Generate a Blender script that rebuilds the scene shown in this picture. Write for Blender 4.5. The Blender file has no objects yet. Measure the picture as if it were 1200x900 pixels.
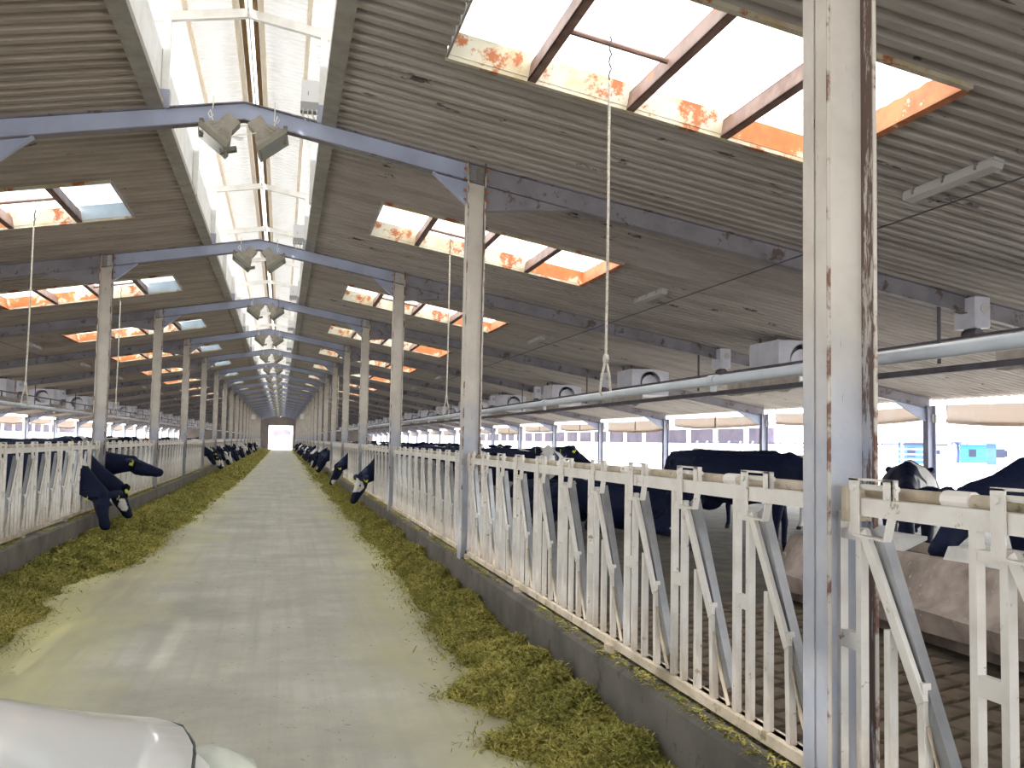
import bpy, bmesh, math, random
import numpy as np
from mathutils import Vector, Matrix
C = bpy.context.scene.collection
SC = bpy.context.scene
R = math.radians
PI = math.pi
rnd = random.Random(5)

# ------------------------------------------------------------------ camera
F, YAW, PITCH, ROLL = 1093.98, 0.2405, 0.06295, 0.01933
CX, CZ = 0.484, 1.65
def camera():
    cy, sy, cp, sp = math.cos(YAW), math.sin(YAW), math.cos(PITCH), math.sin(PITCH)
    f = Vector((sy*cp, cy*cp, sp)); r = Vector((cy, -sy, 0)); u = r.cross(f)
    cr, sr = math.cos(ROLL), math.sin(ROLL)
    r2 = cr*r + sr*u; u2 = -sr*r + cr*u
    cd = bpy.data.cameras.new('camera'); cd.sensor_width = 36; cd.lens = F/1200*36
    cd.clip_start = .05; cd.clip_end = 2000
    o = bpy.data.objects.new('camera', cd); C.objects.link(o)
    o.matrix_world = Matrix(((r2.x, u2.x, -f.x, CX), (r2.y, u2.y, -f.y, 0), (r2.z, u2.z, -f.z, CZ), (0, 0, 0, 1)))
    SC.camera = o
camera()
# ------------------------------------------------------------------ light
w = bpy.data.worlds.new('sky'); SC.world = w; w.use_nodes = True
bg = w.node_tree.nodes['Background']; bg.inputs[0].default_value = (.90, .95, 1, 1); bg.inputs[1].default_value = 3.6
sl = bpy.data.lights.new('sun', 'SUN'); sl.energy = 7.0; sl.angle = R(1.5); sl.color = (1, .97, .93)
so = bpy.data.objects.new('sun', sl); C.objects.link(so)
so.rotation_euler = Vector((.38, .30, -.88)).to_track_quat('-Z', 'Y').to_euler()
SC.view_settings.view_transform = 'Standard'; SC.view_settings.look = 'None'
SC.view_settings.gamma = 1; SC.view_settings.use_curve_mapping = False
SC.view_settings.exposure = 0.9
SC.cycles.max_bounces = 10; SC.cycles.diffuse_bounces = 6; SC.cycles.transmission_bounces = 6
SC.cycles.sample_clamp_indirect = 12

# ------------------------------------------------------------------ layout
S, Y0 = 6.84, 3.01                       # frame spacing, y of the frame beside the camera
def Yn(n): return Y0 + S*n
NEND = 20                                # last frame
YEND, YBACK = Yn(20) + .15, Yn(-3)
W = 2.45                                 # inner posts and fences
HA, SL = 5.11, .1755                     # roof underside: height at the ridge and slope
XO = 13.48                               # outer posts
def ZR(x): return HA - SL*abs(x)
TH = math.atan(SL)
ORD = 'zeroth first second third fourth fifth sixth seventh eighth ninth tenth eleventh twelfth'.split()

# ------------------------------------------------------------------ materials
MATS = {}
class NT:
    def __init__(s, name):
        m = bpy.data.materials.new(name); m.use_nodes = True
        s.m = m; s.t = m.node_tree; s.b = s.t.nodes['Principled BSDF']; s.out = s.t.nodes['Material Output']; MATS[name] = m
    def n(s, typ, **kw):
        x = s.t.nodes.new('ShaderNode' + typ)
        for k, v in kw.items():
            if k.startswith('i_'): x.inputs[k[2:].replace('_', ' ')].default_value = v
            else: setattr(x, k, v)
        return x
    def l(s, a, b): s.t.links.new(a, b)
    def obj(s, scale=(1, 1, 1), off=None):
        tc = s.n('TexCoord'); mp = s.n('Mapping'); mp.inputs['Scale'].default_value = scale
        s.l(tc.outputs['Object'], mp.inputs['Vector']); return mp.outputs['Vector']
    def world(s, scale=(1, 1, 1)):
        g = s.n('NewGeometry'); mp = s.n('Mapping'); mp.inputs['Scale'].default_value = scale
        s.l(g.outputs['Position'], mp.inputs['Vector']); return mp.outputs['Vector']
    def noise(s, vec, scale, detail=4, rough=.6):
        x = s.n('TexNoise'); x.inputs['Scale'].default_value = scale; x.inputs['Detail'].default_value = detail
        x.inputs['Roughness'].default_value = rough; s.l(vec, x.inputs['Vector']); return x.outputs['Fac']
    def ramp(s, fac, stops):
        x = s.n('ValToRGB'); e = x.color_ramp.elements
        while len(e) < len(stops): e.new(.5)
        for el, (p, c) in zip(e, stops):
            el.position = p; el.color = (*c, 1) if len(c) == 3 else c
        s.l(fac, x.inputs['Fac']); return x.outputs['Color']
    def mix(s, fac, a, b):
        x = s.n('Mix', data_type='RGBA')
        if isinstance(fac, (int, float)): x.inputs[0].default_value = fac
        else: s.l(fac, x.inputs[0])
        for i, v in ((6, a), (7, b)):
            if isinstance(v, tuple): x.inputs[i].default_value = (*v, 1)
            else: s.l(v, x.inputs[i])
        return x.outputs[2]
    def math(s, op, a, b=0.):
        x = s.n('Math', operation=op)
        for i, v in ((0, a), (1, b)):
            if isinstance(v, (int, float)): x.inputs[i].default_value = v
            else: s.l(v, x.inputs[i])
        return x.outputs[0]
    def color(s, c):
        if isinstance(c, tuple): s.b.inputs['Base Color'].default_value = (*c, 1)
        else: s.l(c, s.b.inputs['Base Color'])
    def bump(s, h, strength=.3, dist=.02):
        x = s.n('Bump'); x.inputs['Strength'].default_value = strength; x.inputs['Distance'].default_value = dist
        s.l(h, x.inputs['Height']); s.l(x.outputs[0], s.b.inputs['Normal'])
    def set(s, rough=.6, metal=0., spec=.5):
        s.b.inputs['Roughness'].default_value = rough; s.b.inputs['Metallic'].default_value = metal
        s.b.inputs['Specular IOR Level'].default_value = spec

def simple(name, c, rough=.6, metal=0., c2=None, scale=8., lo=.4, hi=.65, bump=0., stretch=(1, 1, 1), spec=.4, c3=None, lo3=.6, hi3=.64, scale3=20):
    t = NT(name); t.set(rough, metal, spec)
    if c2:
        v = t.obj(stretch); f = t.noise(v, scale, 5)
        col = t.ramp(f, [(lo, c), (hi, c2)])
        if c3:
            f3 = t.noise(v, scale3, 6, .7)
            col = t.mix(t.ramp(f3, [(lo3, (0, 0, 0)), (hi3, (1, 1, 1))]), col, c3)
        t.color(col)
        if bump: t.bump(f, bump)
    else: t.color(c)
    return t.m

def translucent(name, c, amount, c2=None, scale=3., lo=.5, hi=.7, stretch=(1, 1, 1), rough=.7):
    t = NT(name); t.set(rough, 0, .2)
    tr = t.n('BsdfTranslucent'); mx = t.n('MixShader'); mx.inputs[0].default_value = amount
    if c2:
        col = t.ramp(t.noise(t.obj(stretch), scale, 5), [(lo, c), (hi, c2)]); t.color(col); t.l(col, tr.inputs[0])
    else:
        t.color(c); tr.inputs[0].default_value = (*c, 1)
    t.l(t.b.outputs[0], mx.inputs[1]); t.l(tr.outputs[0], mx.inputs[2]); t.l(mx.outputs[0], t.out.inputs[0])
    return t.m

simple('roof_sheet', (.42, .39, .365), .75, 0, (.31, .28, .255), 1.4, .42, .66, stretch=(.5, 1.8, 1), c3=(.085, .07, .07), lo3=.63, hi3=.655, scale3=2.0)
simple('flashing', (.36, .34, .31), .6, .1, (.27, .25, .23), 5)
simple('truss_grey', (.23, .22, .25), .5, 0, (.15, .14, .17), 1.6, .42, .7, c3=(.10, .075, .07), lo3=.56, hi3=.62, scale3=4)
simple('truss_paint', (.38, .43, .58), .5, 0, (.30, .33, .45), 1.6, .42, .7, c3=(.13, .10, .09), lo3=.66, hi3=.72, scale3=5)
simple('outer_steel', (.36, .38, .48), .5, 0, (.28, .30, .38), 2.5)
simple('rust', (.33, .10, .035), .8, 0, (.50, .22, .09), 5, .4, .62, .2)
simple('well_paint', (.50, .46, .36), .6, 0, (.42, .33, .20), 2.2, .45, .6, c3=(.33, .10, .03), lo3=.54, hi3=.60, scale3=3.2)
simple('well_rust', (.52, .19, .075), .7, 0, (.36, .12, .05), 3, .4, .6, c3=(.75, .66, .52), lo3=.60, hi3=.63, scale3=4)
simple('well_pale', (.50, .54, .56), .6, 0, (.42, .45, .46), 3, c3=(.25, .17, .12), lo3=.66, hi3=.70, scale3=5)
simple('well_rusty', (.40, .13, .04), .7, 0, (.50, .20, .07), 3, .4, .6, c3=(.60, .52, .38), lo3=.54, hi3=.58, scale3=3)
simple('purlin', (.24, .15, .125), .6, 0, (.15, .08, .06), 4, .4, .65, c3=(.34, .13, .06), lo3=.58, hi3=.66, scale3=6)
simple('white_paint', (.80, .80, .78), .5, 0, (.70, .69, .66), 4, c3=(.5, .38, .25), lo3=.68, hi3=.73, scale3=9)
simple('cream_wood', (.84, .77, .66), .6, 0, (.76, .66, .52), 6, stretch=(4, .4, 4))
simple('brown_wood', (.27, .16, .06), .7, 0, (.18, .10, .04), 6, stretch=(4, .4, 4))
def mk_fence_paint():
    t = NT('fence_paint'); t.set(.45, 0, .4); v = t.obj(); vw = t.world()
    c = t.ramp(t.noise(v, 5, 5), [(.45, (.78, .75, .71)), (.7, (.66, .62, .57))])
    c = t.mix(t.ramp(t.noise(vw, 11, 6, .7), [(.62, (0, 0, 0)), (.67, (1, 1, 1))]), c, (.36, .28, .20))
    sp = t.n('SeparateXYZ'); g = t.n('NewGeometry'); t.l(g.outputs['Position'], sp.inputs[0])
    z = t.math('ADD', sp.outputs['Z'], t.math('MULTIPLY', t.noise(t.world((5, 5, 1.2)), 2, 5, .7), .75))
    t.color(t.mix(t.ramp(t.math('SUBTRACT', z, .78), [(.0, (.85, .85, .85)), (.36, (0, 0, 0))]), c, (.30, .235, .165)))
mk_fence_paint()
simple('galvanised', (.40, .41, .43), .35, .75, (.30, .31, .33), 5)
simple('rail_dirty', (.58, .50, .40), .7, 0, (.38, .32, .23), 5, .42, .62, c3=(.20, .17, .09), lo3=.58, hi3=.66, scale3=9, bump=.2)
simple('curb', (.185, .168, .150), .85, 0, (.115, .105, .095), 2.2, .4, .65, .25, c3=(.08, .085, .05), lo3=.6, hi3=.68, scale3=5)
simple('trough_concrete', (.45, .375, .33), .85, 0, (.22, .175, .15), 2.0, .4, .62, .35, c3=(.55, .48, .42), lo3=.62, hi3=.68, scale3=18)
simple('pen_mud', (.095, .075, .055), .8, 0, (.045, .036, .028), 3.5, .4, .62, .8, c3=(.10, .105, .04), lo3=.56, hi3=.66, scale3=1.2)
simple('paver', (.165, .12, .085), .75, 0, (.10, .075, .055), 4, .4, .62, .4, c3=(.08, .085, .03), lo3=.58, hi3=.68, scale3=2.5)
simple('ground', (.74, .70, .64), .95, 0, (.64, .58, .52), .35)
simple('pipe', (.50, .55, .61), .35, 0, (.42, .46, .52), 3)
simple('dark_steel', (.10, .10, .125), .6, .2, (.07, .06, .07), 4)
simple('fan_shell', (.54, .55, .63), .45, 0, (.44, .45, .53), 3)
simple('fan_rim', (.85, .85, .83), .2, .6)
simple('lamp_metal', (.33, .31, .27), .55, .3, (.24, .22, .18), 9)
simple('lamp_rim', (.22, .21, .17), .6, .2)
simple('lamp_glass', (.30, .32, .30), .1)
simple('box_white', (.82, .82, .84), .4)
simple('box_grey', (.36, .36, .36), .5)
simple('cable_white', (.78, .77, .74), .5)
simple('rope', (.62, .58, .52), .8, 0, (.40, .36, .31), 60)
simple('dirty_white', (.56, .54, .50), .6, 0, (.42, .40, .36), 8)
simple('strip_light', (.40, .39, .38), .45)
simple('canvas_dirty', (.50, .46, .42), .85, 0, (.36, .32, .28), 4, .4, .65, .3)
simple('roof_sheet_flare_brown', (.385, .335, .29), .75, 0, (.28, .24, .205), 1.4, .42, .66, stretch=(.5, 1.8, 1), c3=(.085, .07, .06), lo3=.66, hi3=.68, scale3=2.0)  # lens-flare tint over the car-side roof is put into this browner sheet colour
translucent('curtain', (.52, .42, .35), .22, (.56, .49, .44), 1.2)
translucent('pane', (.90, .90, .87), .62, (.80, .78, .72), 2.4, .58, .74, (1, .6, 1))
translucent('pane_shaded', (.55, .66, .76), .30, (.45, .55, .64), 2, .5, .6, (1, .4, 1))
translucent('lantern_sheet', (.85, .85, .85), .05, (.80, .79, .77), 1.5, .5, .7, (1.2, .4, 1))
simple('car_white', (.93, .93, .92), .12, 0, spec=.6)
simple('car_dark', (.02, .03, .03), .4)
simple('car_glass', (.03, .04, .045), .05)
simple('car_lamp', (.72, .75, .66), .12)
simple('tyre', (.02, .02, .02), .8)
simple('eye', (.01, .008, .006), .1)
simple('tag_yellow', (.66, .72, .06), .5)
simple('hut_blue', (.03, .08, .28), .6, 0, (.05, .12, .34), .6)
simple('hut_cyan', (.03, .18, .28), .6)
simple('hut_pale', (.22, .28, .38), .6)
simple('hut_dark', (.015, .02, .05), .6)
simple('barn_purple', (.17, .15, .22), .7, 0, (.11, .10, .16), .4)
simple('palm_blue', (.03, .05, .14), .8)
simple('end_wall', (.20, .17, .16), .8, 0, (.14, .12, .12), .8)

def mk_column(name, dark):
    t = NT(name); t.set(.55)
    v = t.world((1, 1, 1)); vs = t.world((6, 6, .9))
    base = t.ramp(t.noise(v, 3, 4), [(.4, (.62, .585, .53)), (.65, (.52, .48, .43))])
    geo = t.n('NewGeometry'); sp = t.n('SeparateXYZ'); t.l(geo.outputs['Position'], sp.inputs[0])
    z = t.math('ADD', sp.outputs['Z'], t.math('MULTIPLY', t.noise(v, 5, 4), .5))
    blue = t.ramp(t.math('SUBTRACT', z, 1.95), [(.0, (1, 1, 1)), (.45, (0, 0, 0))])
    c = t.mix(blue, base, t.ramp(t.noise(v, 7, 5), [(.4, (.42, .45, .53)), (.65, (.52, .52, .56))]))
    rust = t.ramp(t.noise(vs, 2.2, 7, .75), [(.43 if dark else .66, (0, 0, 0)), (.47 if dark else .70, (1, 1, 1))])
    c = t.mix(rust, c, (.13, .085, .075) if dark else (.16, .085, .055))
    t.color(c)
mk_column('column_paint', False); mk_column('column_flaking', True)
simple('rust_edge', (.17, .085, .06), .8, 0, (.52, .48, .43), 9, .42, .50, stretch=(1, 1, .7))

def mk_floor():
    t = NT('alley_concrete'); t.set(.62, 0, .35)
    v = t.world()
    c = t.ramp(t.noise(v, .9, 6, .65), [(.35, (.40, .385, .325)), (.55, (.52, .505, .43)), (.7, (.62, .60, .53))])
    st = t.noise(t.world((5, .12, 1)), 1.4, 5, .6)
    c = t.mix(t.ramp(st, [(.45, (0, 0, 0)), (.7, (.55, .55, .55))]), c, (.37, .36, .30))
    sp = t.n('SeparateXYZ'); g = t.n('NewGeometry'); t.l(g.outputs['Position'], sp.inputs[0])
    ax = t.math('ABSOLUTE', t.math('SUBTRACT', sp.outputs['X'], .35))
    ed = t.math('ADD', ax, t.math('MULTIPLY', t.math('SUBTRACT', t.noise(t.world((1, .35, 1)), 1.2, 5, .65), .5), 2.2))
    c = t.mix(t.ramp(t.math('MULTIPLY', ed, .4), [(.30, (0, 0, 0)), (.78, (.9, .9, .9))]), c, (.60, .57, .25))
    sp2 = t.noise(t.world((1.2, .22, 1)), 1.1, 4, .6)
    c = t.mix(t.ramp(t.math('MULTIPLY', sp2, t.math('MINIMUM', ax, 1.6)), [(.62, (0, 0, 0)), (.95, (.6, .6, .6))]), c, (.30, .27, .19))
    fl = t.noise(v, 55, 3, .7)
    c = t.mix(t.ramp(fl, [(.70, (0, 0, 0)), (.74, (.7, .7, .7))]), c, (.70, .66, .50))
    t.color(c); t.bump(t.noise(v, 9, 6, .7), .15, .01)
mk_floor()
def mk_feed(name, k):
    t = NT(name); t.set(.85, 0, .2)
    v = t.world()
    c = t.ramp(t.noise(v, 38, 4, .7), [(.30, (.075*k, .085*k, .016*k)), (.47, (.29*k, .265*k, .066*k)), (.64, (.58*k, .51*k, .21*k))])
    c2 = t.ramp(t.noise(v, 2.2, 4, .6), [(.35, (.55, .62, .45)), (.65, (1.10, 1.06, .95))])
    m = t.n('Mix', data_type='RGBA', blend_type='MULTIPLY'); m.inputs[0].default_value = 1
    t.l(c, m.inputs[6]); t.l(c2, m.inputs[7]); t.color(m.outputs[2])
    if k == 1: t.bump(t.noise(v, 45, 4, .7), 1., .03)
mk_feed('feed', 1); mk_feed('feed_fibre', 1.25)
def mk_coat():
    t = NT('coat'); t.set(.6, 0, .15)
    oi = t.n('ObjectInfo'); sep = t.n('SeparateColor'); t.l(oi.outputs['Color'], sep.inputs[0])
    tc = t.n('TexCoord'); add = t.n('VectorMath', operation='ADD'); cb = t.n('CombineXYZ')
    sd = t.math('MULTIPLY', sep.outputs[0], 40.)
    t.l(sd, cb.inputs[0]); t.l(sd, cb.inputs[2]); t.l(tc.outputs['Object'], add.inputs[0]); t.l(cb.outputs[0], add.inputs[1])
    f = t.noise(add.outputs[0], 1.5, 2, .45)
    d = t.math('SUBTRACT', f, sep.outputs[1])
    m = t.ramp(t.math('ADD', t.math('MULTIPLY', d, 1.), .5), [(.495, (0, 0, 0)), (.51, (1, 1, 1))])
    pa = t.n('Attribute', attribute_type='OBJECT', attribute_name='patch'); pr = t.n('Attribute', attribute_type='OBJECT', attribute_name='patch_radius')
    ds = t.n('VectorMath', operation='DISTANCE'); t.l(tc.outputs['Object'], ds.inputs[0]); t.l(pa.outputs['Vector'], ds.inputs[1])
    pd = t.math('ADD', t.math('SUBTRACT', pr.outputs['Fac'], ds.outputs['Value']), t.math('MULTIPLY', t.math('SUBTRACT', t.noise(tc.outputs['Object'], 6, 2), .5), .16))
    m = t.math('MAXIMUM', m, t.ramp(t.math('ADD', pd, .5), [(.495, (0, 0, 0)), (.51, (1, 1, 1))]))
    fine = t.noise(tc.outputs['Object'], 30, 3)
    dark = t.ramp(fine, [(.3, (.004, .007, .024)), (.7, (.008, .013, .042))])  # black hair; the navy of the window glare haze is put into it
    white = t.ramp(fine, [(.3, (.62, .60, .58)), (.7, (.74, .72, .70))])
    c = t.mix(m, dark, white)
    brown = t.mix(t.ramp(fine, [(.3, (0, 0, 0)), (.7, (1, 1, 1))]), (.16, .055, .02), (.22, .08, .03))
    c = t.mix(t.math('MULTIPLY', sep.outputs[2], t.math('SUBTRACT', 1., m)), c, brown)
    sp = t.n('SeparateXYZ'); t.l(tc.outputs['Object'], sp.inputs[0])
    hoof = t.ramp(sp.outputs['Z'], [(.07, (1, 1, 1)), (.09, (0, 0, 0))])
    t.color(t.mix(hoof, c, (.05, .04, .03)))
mk_coat()

# ------------------------------------------------------------------ mesh helpers
class MB:
    def __init__(s): s.v = []; s.f = []
    def add(s, verts, faces):
        b = len(s.v); s.v += [tuple(p) for p in verts]; s.f += [tuple(i + b for i in q) for q in faces]; return s
    def box(s, x0, x1, y0, y1, z0, z1):
        return s.add([(x, y, z) for x in (x0, x1) for y in (y0, y1) for z in (z0, z1)],
                     [(0, 1, 3, 2), (4, 6, 7, 5), (0, 4, 5, 1), (2, 3, 7, 6), (0, 2, 6, 4), (1, 5, 7, 3)])
    def bar(s, a, b, w, t, side=(1, 0, 0)):
        """rectangular bar from a to b: w across 'side', t across the third direction"""
        a, b = Vector(a), Vector(b); d = (b - a).normalized(); sd = Vector(side); sd = (sd - d*sd.dot(d)).normalized(); u = d.cross(sd)
        vs = [p + sd*(w/2*i) + u*(t/2*j) for p in (a, b) for i in (-1, 1) for j in (-1, 1)]
        return s.add(vs, [(0, 1, 3, 2), (4, 6, 7, 5), (0, 4, 5, 1), (2, 3, 7, 6), (0, 2, 6, 4), (1, 5, 7, 3)])
    def tube(s, pts, r, n=8, closed=False):
        pts = [Vector(p) for p in pts]; rings = []
        for i, p in enumerate(pts):
            d = (pts[min(i + 1, len(pts) - 1)] - pts[max(i - 1, 0)]).normalized()
            u = d.orthogonal().normalized() if abs(d.z) < .99 else Vector((1, 0, 0)); v = d.cross(u)
            rr = r[i] if isinstance(r, (list, tuple)) else r
            rings.append([p + u*(rr*math.cos(2*PI*k/n)) + v*(rr*math.sin(2*PI*k/n)) for k in range(n)])
        # keep the rings aligned
        vs = []; last = None
        for ring in rings:
            if last is not None:
                k0 = min(range(n), key=lambda k: (ring[k] - last[0]).length); ring = ring[k0:] + ring[:k0]
                if (ring[1] - last[1]).length > (ring[-1] - last[1]).length: ring = [ring[0]] + ring[:0:-1]
            last = ring; vs += ring
        fs = [(i*n + k, i*n + (k + 1) % n, (i + 1)*n + (k + 1) % n, (i + 1)*n + k) for i in range(len(pts) - 1) for k in range(n)]
        fs += [tuple(range(n))[::-1], tuple(range((len(pts) - 1)*n, len(pts)*n))]
        return s.add(vs, fs)
    def prism(s, poly, y0, y1):
        n = len(poly)
        vs = [(x, y, z) for y in (y0, y1) for x, z in poly]
        return s.add(vs, [(i, (i + 1) % n, n + (i + 1) % n, n + i) for i in range(n)] + [tuple(range(n))[::-1], tuple(range(n, 2*n))])
    def mesh(s, name, mats, smooth=False, recalc=True):
        me = bpy.data.meshes.new(name); me.from_pydata(s.v, [], s.f)
        for m in ([mats] if isinstance(mats, str) else mats): me.materials.append(MATS[m])
        if recalc:
            bm = bmesh.new(); bm.from_mesh(me); bmesh.ops.recalc_face_normals(bm, faces=bm.faces); bm.to_mesh(me); bm.free()
        if smooth:
            me.polygons.foreach_set('use_smooth', [True]*len(me.polygons))
            try: me.set_sharp_from_angle(angle=R(40))
            except Exception: pass
        return me
def new(name, me, parent=None, loc=(0, 0, 0), rot=(0, 0, 0)):
    o = bpy.data.objects.new(name, me); C.objects.link(o); o.location = loc; o.rotation_euler = rot
    if parent: o.parent = parent
    return o
def part(name, mb, mat, parent, loc=(0, 0, 0), rot=(0, 0, 0), smooth=False, label=None):
    o = new(name, mb.mesh(name, mat, smooth), parent, loc, rot)
    if label: o['label'] = label
    return o
def tag(o, label, cat, group=None, kind=None):
    o['label'] = label; o['category'] = cat
    if group: o['group'] = group
    if kind: o['kind'] = kind
    return o
def thing(name, label, cat, loc=(0, 0, 0), rot=(0, 0, 0), group=None):
    return tag(new(name, None, None, loc, rot), label, cat, group)
def struct(o, label=None):
    o['kind'] = 'structure'
    if label: o['label'] = label
    return o
def dup(root, loc=None, rot=None, parts=True):
    r = root.copy(); C.objects.link(r)
    if loc is not None: r.location = loc
    if rot is not None: r.rotation_euler = rot
    if parts:
        for ch in root.children:
            c = ch.copy(); C.objects.link(c); c.parent = r
            for g in ch.children:
                d = g.copy(); C.objects.link(d); d.parent = c
    return r
CACHE = {}
def cached(key, fn):
    if key not in CACHE: CACHE[key] = fn()
    return CACHE[key]
SIDE = {1: 'trough side', -1: 'car side'}
def nth(n, far='distant'): return ORD[n] if n < len(ORD) else far

# value noise
def vnoise(x, y, seed=0):
    xi = np.floor(x).astype(np.int64); yi = np.floor(y).astype(np.int64); fx = x - xi; fy = y - yi
    fx = fx*fx*(3 - 2*fx); fy = fy*fy*(3 - 2*fy)
    def h(a, b):
        n = (a*374761393 + b*668265263 + seed*144269) & 0xffffffff
        n = ((n ^ (n >> 13))*1274126177) & 0xffffffff
        return ((n ^ (n >> 16)) & 0xffff)/65535.
    return (h(xi, yi)*(1 - fx) + h(xi + 1, yi)*fx)*(1 - fy) + (h(xi, yi + 1)*(1 - fx) + h(xi + 1, yi + 1)*fx)*fy

# ================================================================== STRUCTURE
# ground, pens and alley
m = MB(); xs = [13.9, 40, 120, 900]
for sg in (1, -1):
    zz = [0.02, .45, 1.3, 6]
    for i in range(3):
        m.add([(sg*xs[i], -300, zz[i]), (sg*xs[i + 1], -300, zz[i + 1]), (sg*xs[i + 1], 1200, zz[i + 1]), (sg*xs[i], 1200, zz[i])], [(0, 1, 2, 3)])
m.add([(-13.9, YEND, 0.0), (13.9, YEND, 0.0), (13.9, 1200, 0.), (-13.9, 1200, 0.)], [(0, 1, 2, 3)])
m.add([(-13.9, -300, 0.0), (13.9, -300, 0.0), (13.9, YBACK, 0.), (-13.9, YBACK, 0.)], [(0, 1, 2, 3)])
struct(new('ground', m.mesh('ground', 'ground')))
m = MB().box(-2.62, 2.62, YBACK, YEND, -.2, 0)
struct(new('floor', m.mesh('floor', 'alley_concrete')))
pen_r = None
for sg in (1, -1):
    m = MB()
    a, b = sorted((sg*2.62, sg*13.9))
    m.box(a, b, YBACK, YEND, -.2, .1)
    o = struct(new('floor_pen', m.mesh('floor_pen', 'pen_mud')))
    if sg == 1: pen_r = o
# paver blocks laid in the pen by the trough
pm = MB().add([(-.128, -.088, 0), (.128, -.088, 0), (.128, .088, 0), (-.128, .088, 0), (-.118, -.078, .022), (.118, -.078, .022), (.118, .078, .022), (-.118, .078, .022)],
              [(4, 5, 6, 7), (0, 1, 5, 4), (1, 2, 6, 5), (2, 3, 7, 6), (3, 0, 4, 7)]).mesh('paver', 'paver')
ca, sa = math.cos(.35), math.sin(.35); cnt = 0
for i in range(-30, 30):
    for j in range(-40, 40):
        u = .29*(i + .5*(j % 2)); v = .205*j
        x = 4.3 + ca*u - sa*v; y = 4.6 + sa*u + ca*v
        if 3.05 < x < 5.3 and 2.3 < y < 8.6 and x + .12*y > 3.55 and cnt < 300:
            o = new('paver', pm, pen_r, (x, y, .095 + rnd.uniform(-.004, .004)), (rnd.uniform(-.02, .02), rnd.uniform(-.02, .02), .35 + rnd.uniform(-.04, .04))); cnt += 1
# curbs along both sides of the alley
for sg, nm in ((1, 'trim_1'), (-1, 'trim_2')):
    m = MB(); y0 = YBACK; k = 0; rr = random.Random(3 + sg)
    pts = [(2.33, -.1), (2.335, .40), (2.36, .425), (2.6, .43), (2.64, .05), (2.64, -.1)]
    m.prism([(sg*x, z) for x, z in pts], YBACK, YEND)
    struct(new(nm, m.mesh(nm, 'curb')))

# ---- roof
PITCH_C, AMP = .19, .05
def profile(y0, y1, pitch=PITCH_C, amp=AMP):
    n = max(1, round((y1 - y0)/pitch)); p = (y1 - y0)/n; out = []
    for i in range(n):
        b = y0 + i*p
        out += [(b, 0), (b + .22*p, 0), (b + .34*p, amp), (b + .70*p, amp), (b + .82*p, 0)]
    return out + [(y1, 0)]
def corr(mb, sg, x0, x1, y0, y1, nx=2, zf=ZR, pitch=PITCH_C, amp=AMP):
    pr = profile(y0, y1, pitch, amp); k = len(pr)
    vs = [(sg*(x0 + (x1 - x0)*i/nx), y, zf(x0 + (x1 - x0)*i/nx) + h + .005) for i in range(nx + 1) for y, h in pr]
    mb.add(vs, [(i*k + j, i*k + j + 1, (i + 1)*k + j + 1, (i + 1)*k + j) for i in range(nx) for j in range(k - 1)])
XS0, XS1, YS0, YS1 = 1.69, 5.1, 2.47, 4.37       # skylight opening within a bay
ceil = struct(new('ceiling', None))
def roof_mesh(sg):
    mb = MB()
    corr(mb, sg, .82, XS0, 0, S); corr(mb, sg, XS0, XS1, 0, YS0); corr(mb, sg, XS0, XS1, YS1, S); corr(mb, sg, XS1, 13.75, 0, S, 4)
    return mb.mesh('roof_sheet', 'roof_sheet' if sg == 1 else 'roof_sheet_flare_brown', recalc=False)
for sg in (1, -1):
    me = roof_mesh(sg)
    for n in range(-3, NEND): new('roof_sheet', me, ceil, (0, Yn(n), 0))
    for nm, mb in (('flashing', MB().bar((sg*.80, 0, ZR(.8) - .012), (sg*.80, S, ZR(.8) - .012), .012, .0, (0, 0, 1))),):
        pass
    fm = MB(); fm.add([(sg*.78, 0, ZR(.78) - .02), (sg*.93, 0, ZR(.93) - .02), (sg*.93, S, ZR(.93) - .02), (sg*.78, S, ZR(.78) - .02),
                       (sg*.78, 0, ZR(.78) + .05), (sg*.93, 0, ZR(.93) + .05), (sg*.93, S, ZR(.93) + .05), (sg*.78, S, ZR(.78) + .05)],
                      [(0, 1, 2, 3), (4, 5, 6, 7), (0, 1, 5, 4), (3, 2, 6, 7), (0, 3, 7, 4), (1, 2, 6, 5)])
    fme = fm.mesh('ridge_flashing', 'flashing')
    um = MB().box(min(sg*.82, sg*.85), max(sg*.82, sg*.85), 0, S, ZR(.8), ZR(.8) + .60).mesh('upstand_board', 'white_paint')
    for n in range(-3, NEND):
        new('ridge_flashing', fme, ceil, (0, Yn(n), 0)); new('upstand_board', um, ceil, (0, Yn(n), 0))
# ---- ridge lantern above the opening
ZL = lambda x: 6.16 - .17*abs(x)
lan = struct(new('trim_3', None))
for sg in (1, -1):
    mb = MB(); corr(mb, sg, 0.03, 1.72, 0, S, 2, ZL, .115, .024); lme = mb.mesh('lantern_sheet', 'lantern_sheet', recalc=False)
    pcs = []
    for xa, wd, ht, mt, nm in ((.13, .055, .06, 'cream_wood', 'batten'), (.62, .05, .05, 'cream_wood', 'batten'), (.065, .05, .03, 'brown_wood', 'ridge_board'), (1.15, .06, .06, 'white_paint', 'batten')):
        z = ZL(xa)
        pcs.append((nm, MB().box(sg*xa - wd/2, sg*xa + wd/2, 0, S, z - ht, z + .002).mesh(nm, mt)))
    for n in range(-3, NEND):
        new('lantern_sheet', lme, lan, (0, Yn(n), 0))
        for nm, me in pcs: new(nm, me, lan, (0, Yn(n), 0))
cab = MB().tube([(0, 0, ZL(0) - .06), (0, S/2, ZL(0) - .065), (0, S, ZL(0) - .06)], .012, 6).mesh('conduit', 'cable_white')
for n in range(-3, NEND): new('conduit', cab, lan, (0, Yn(n), 0))
rb = MB()
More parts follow.
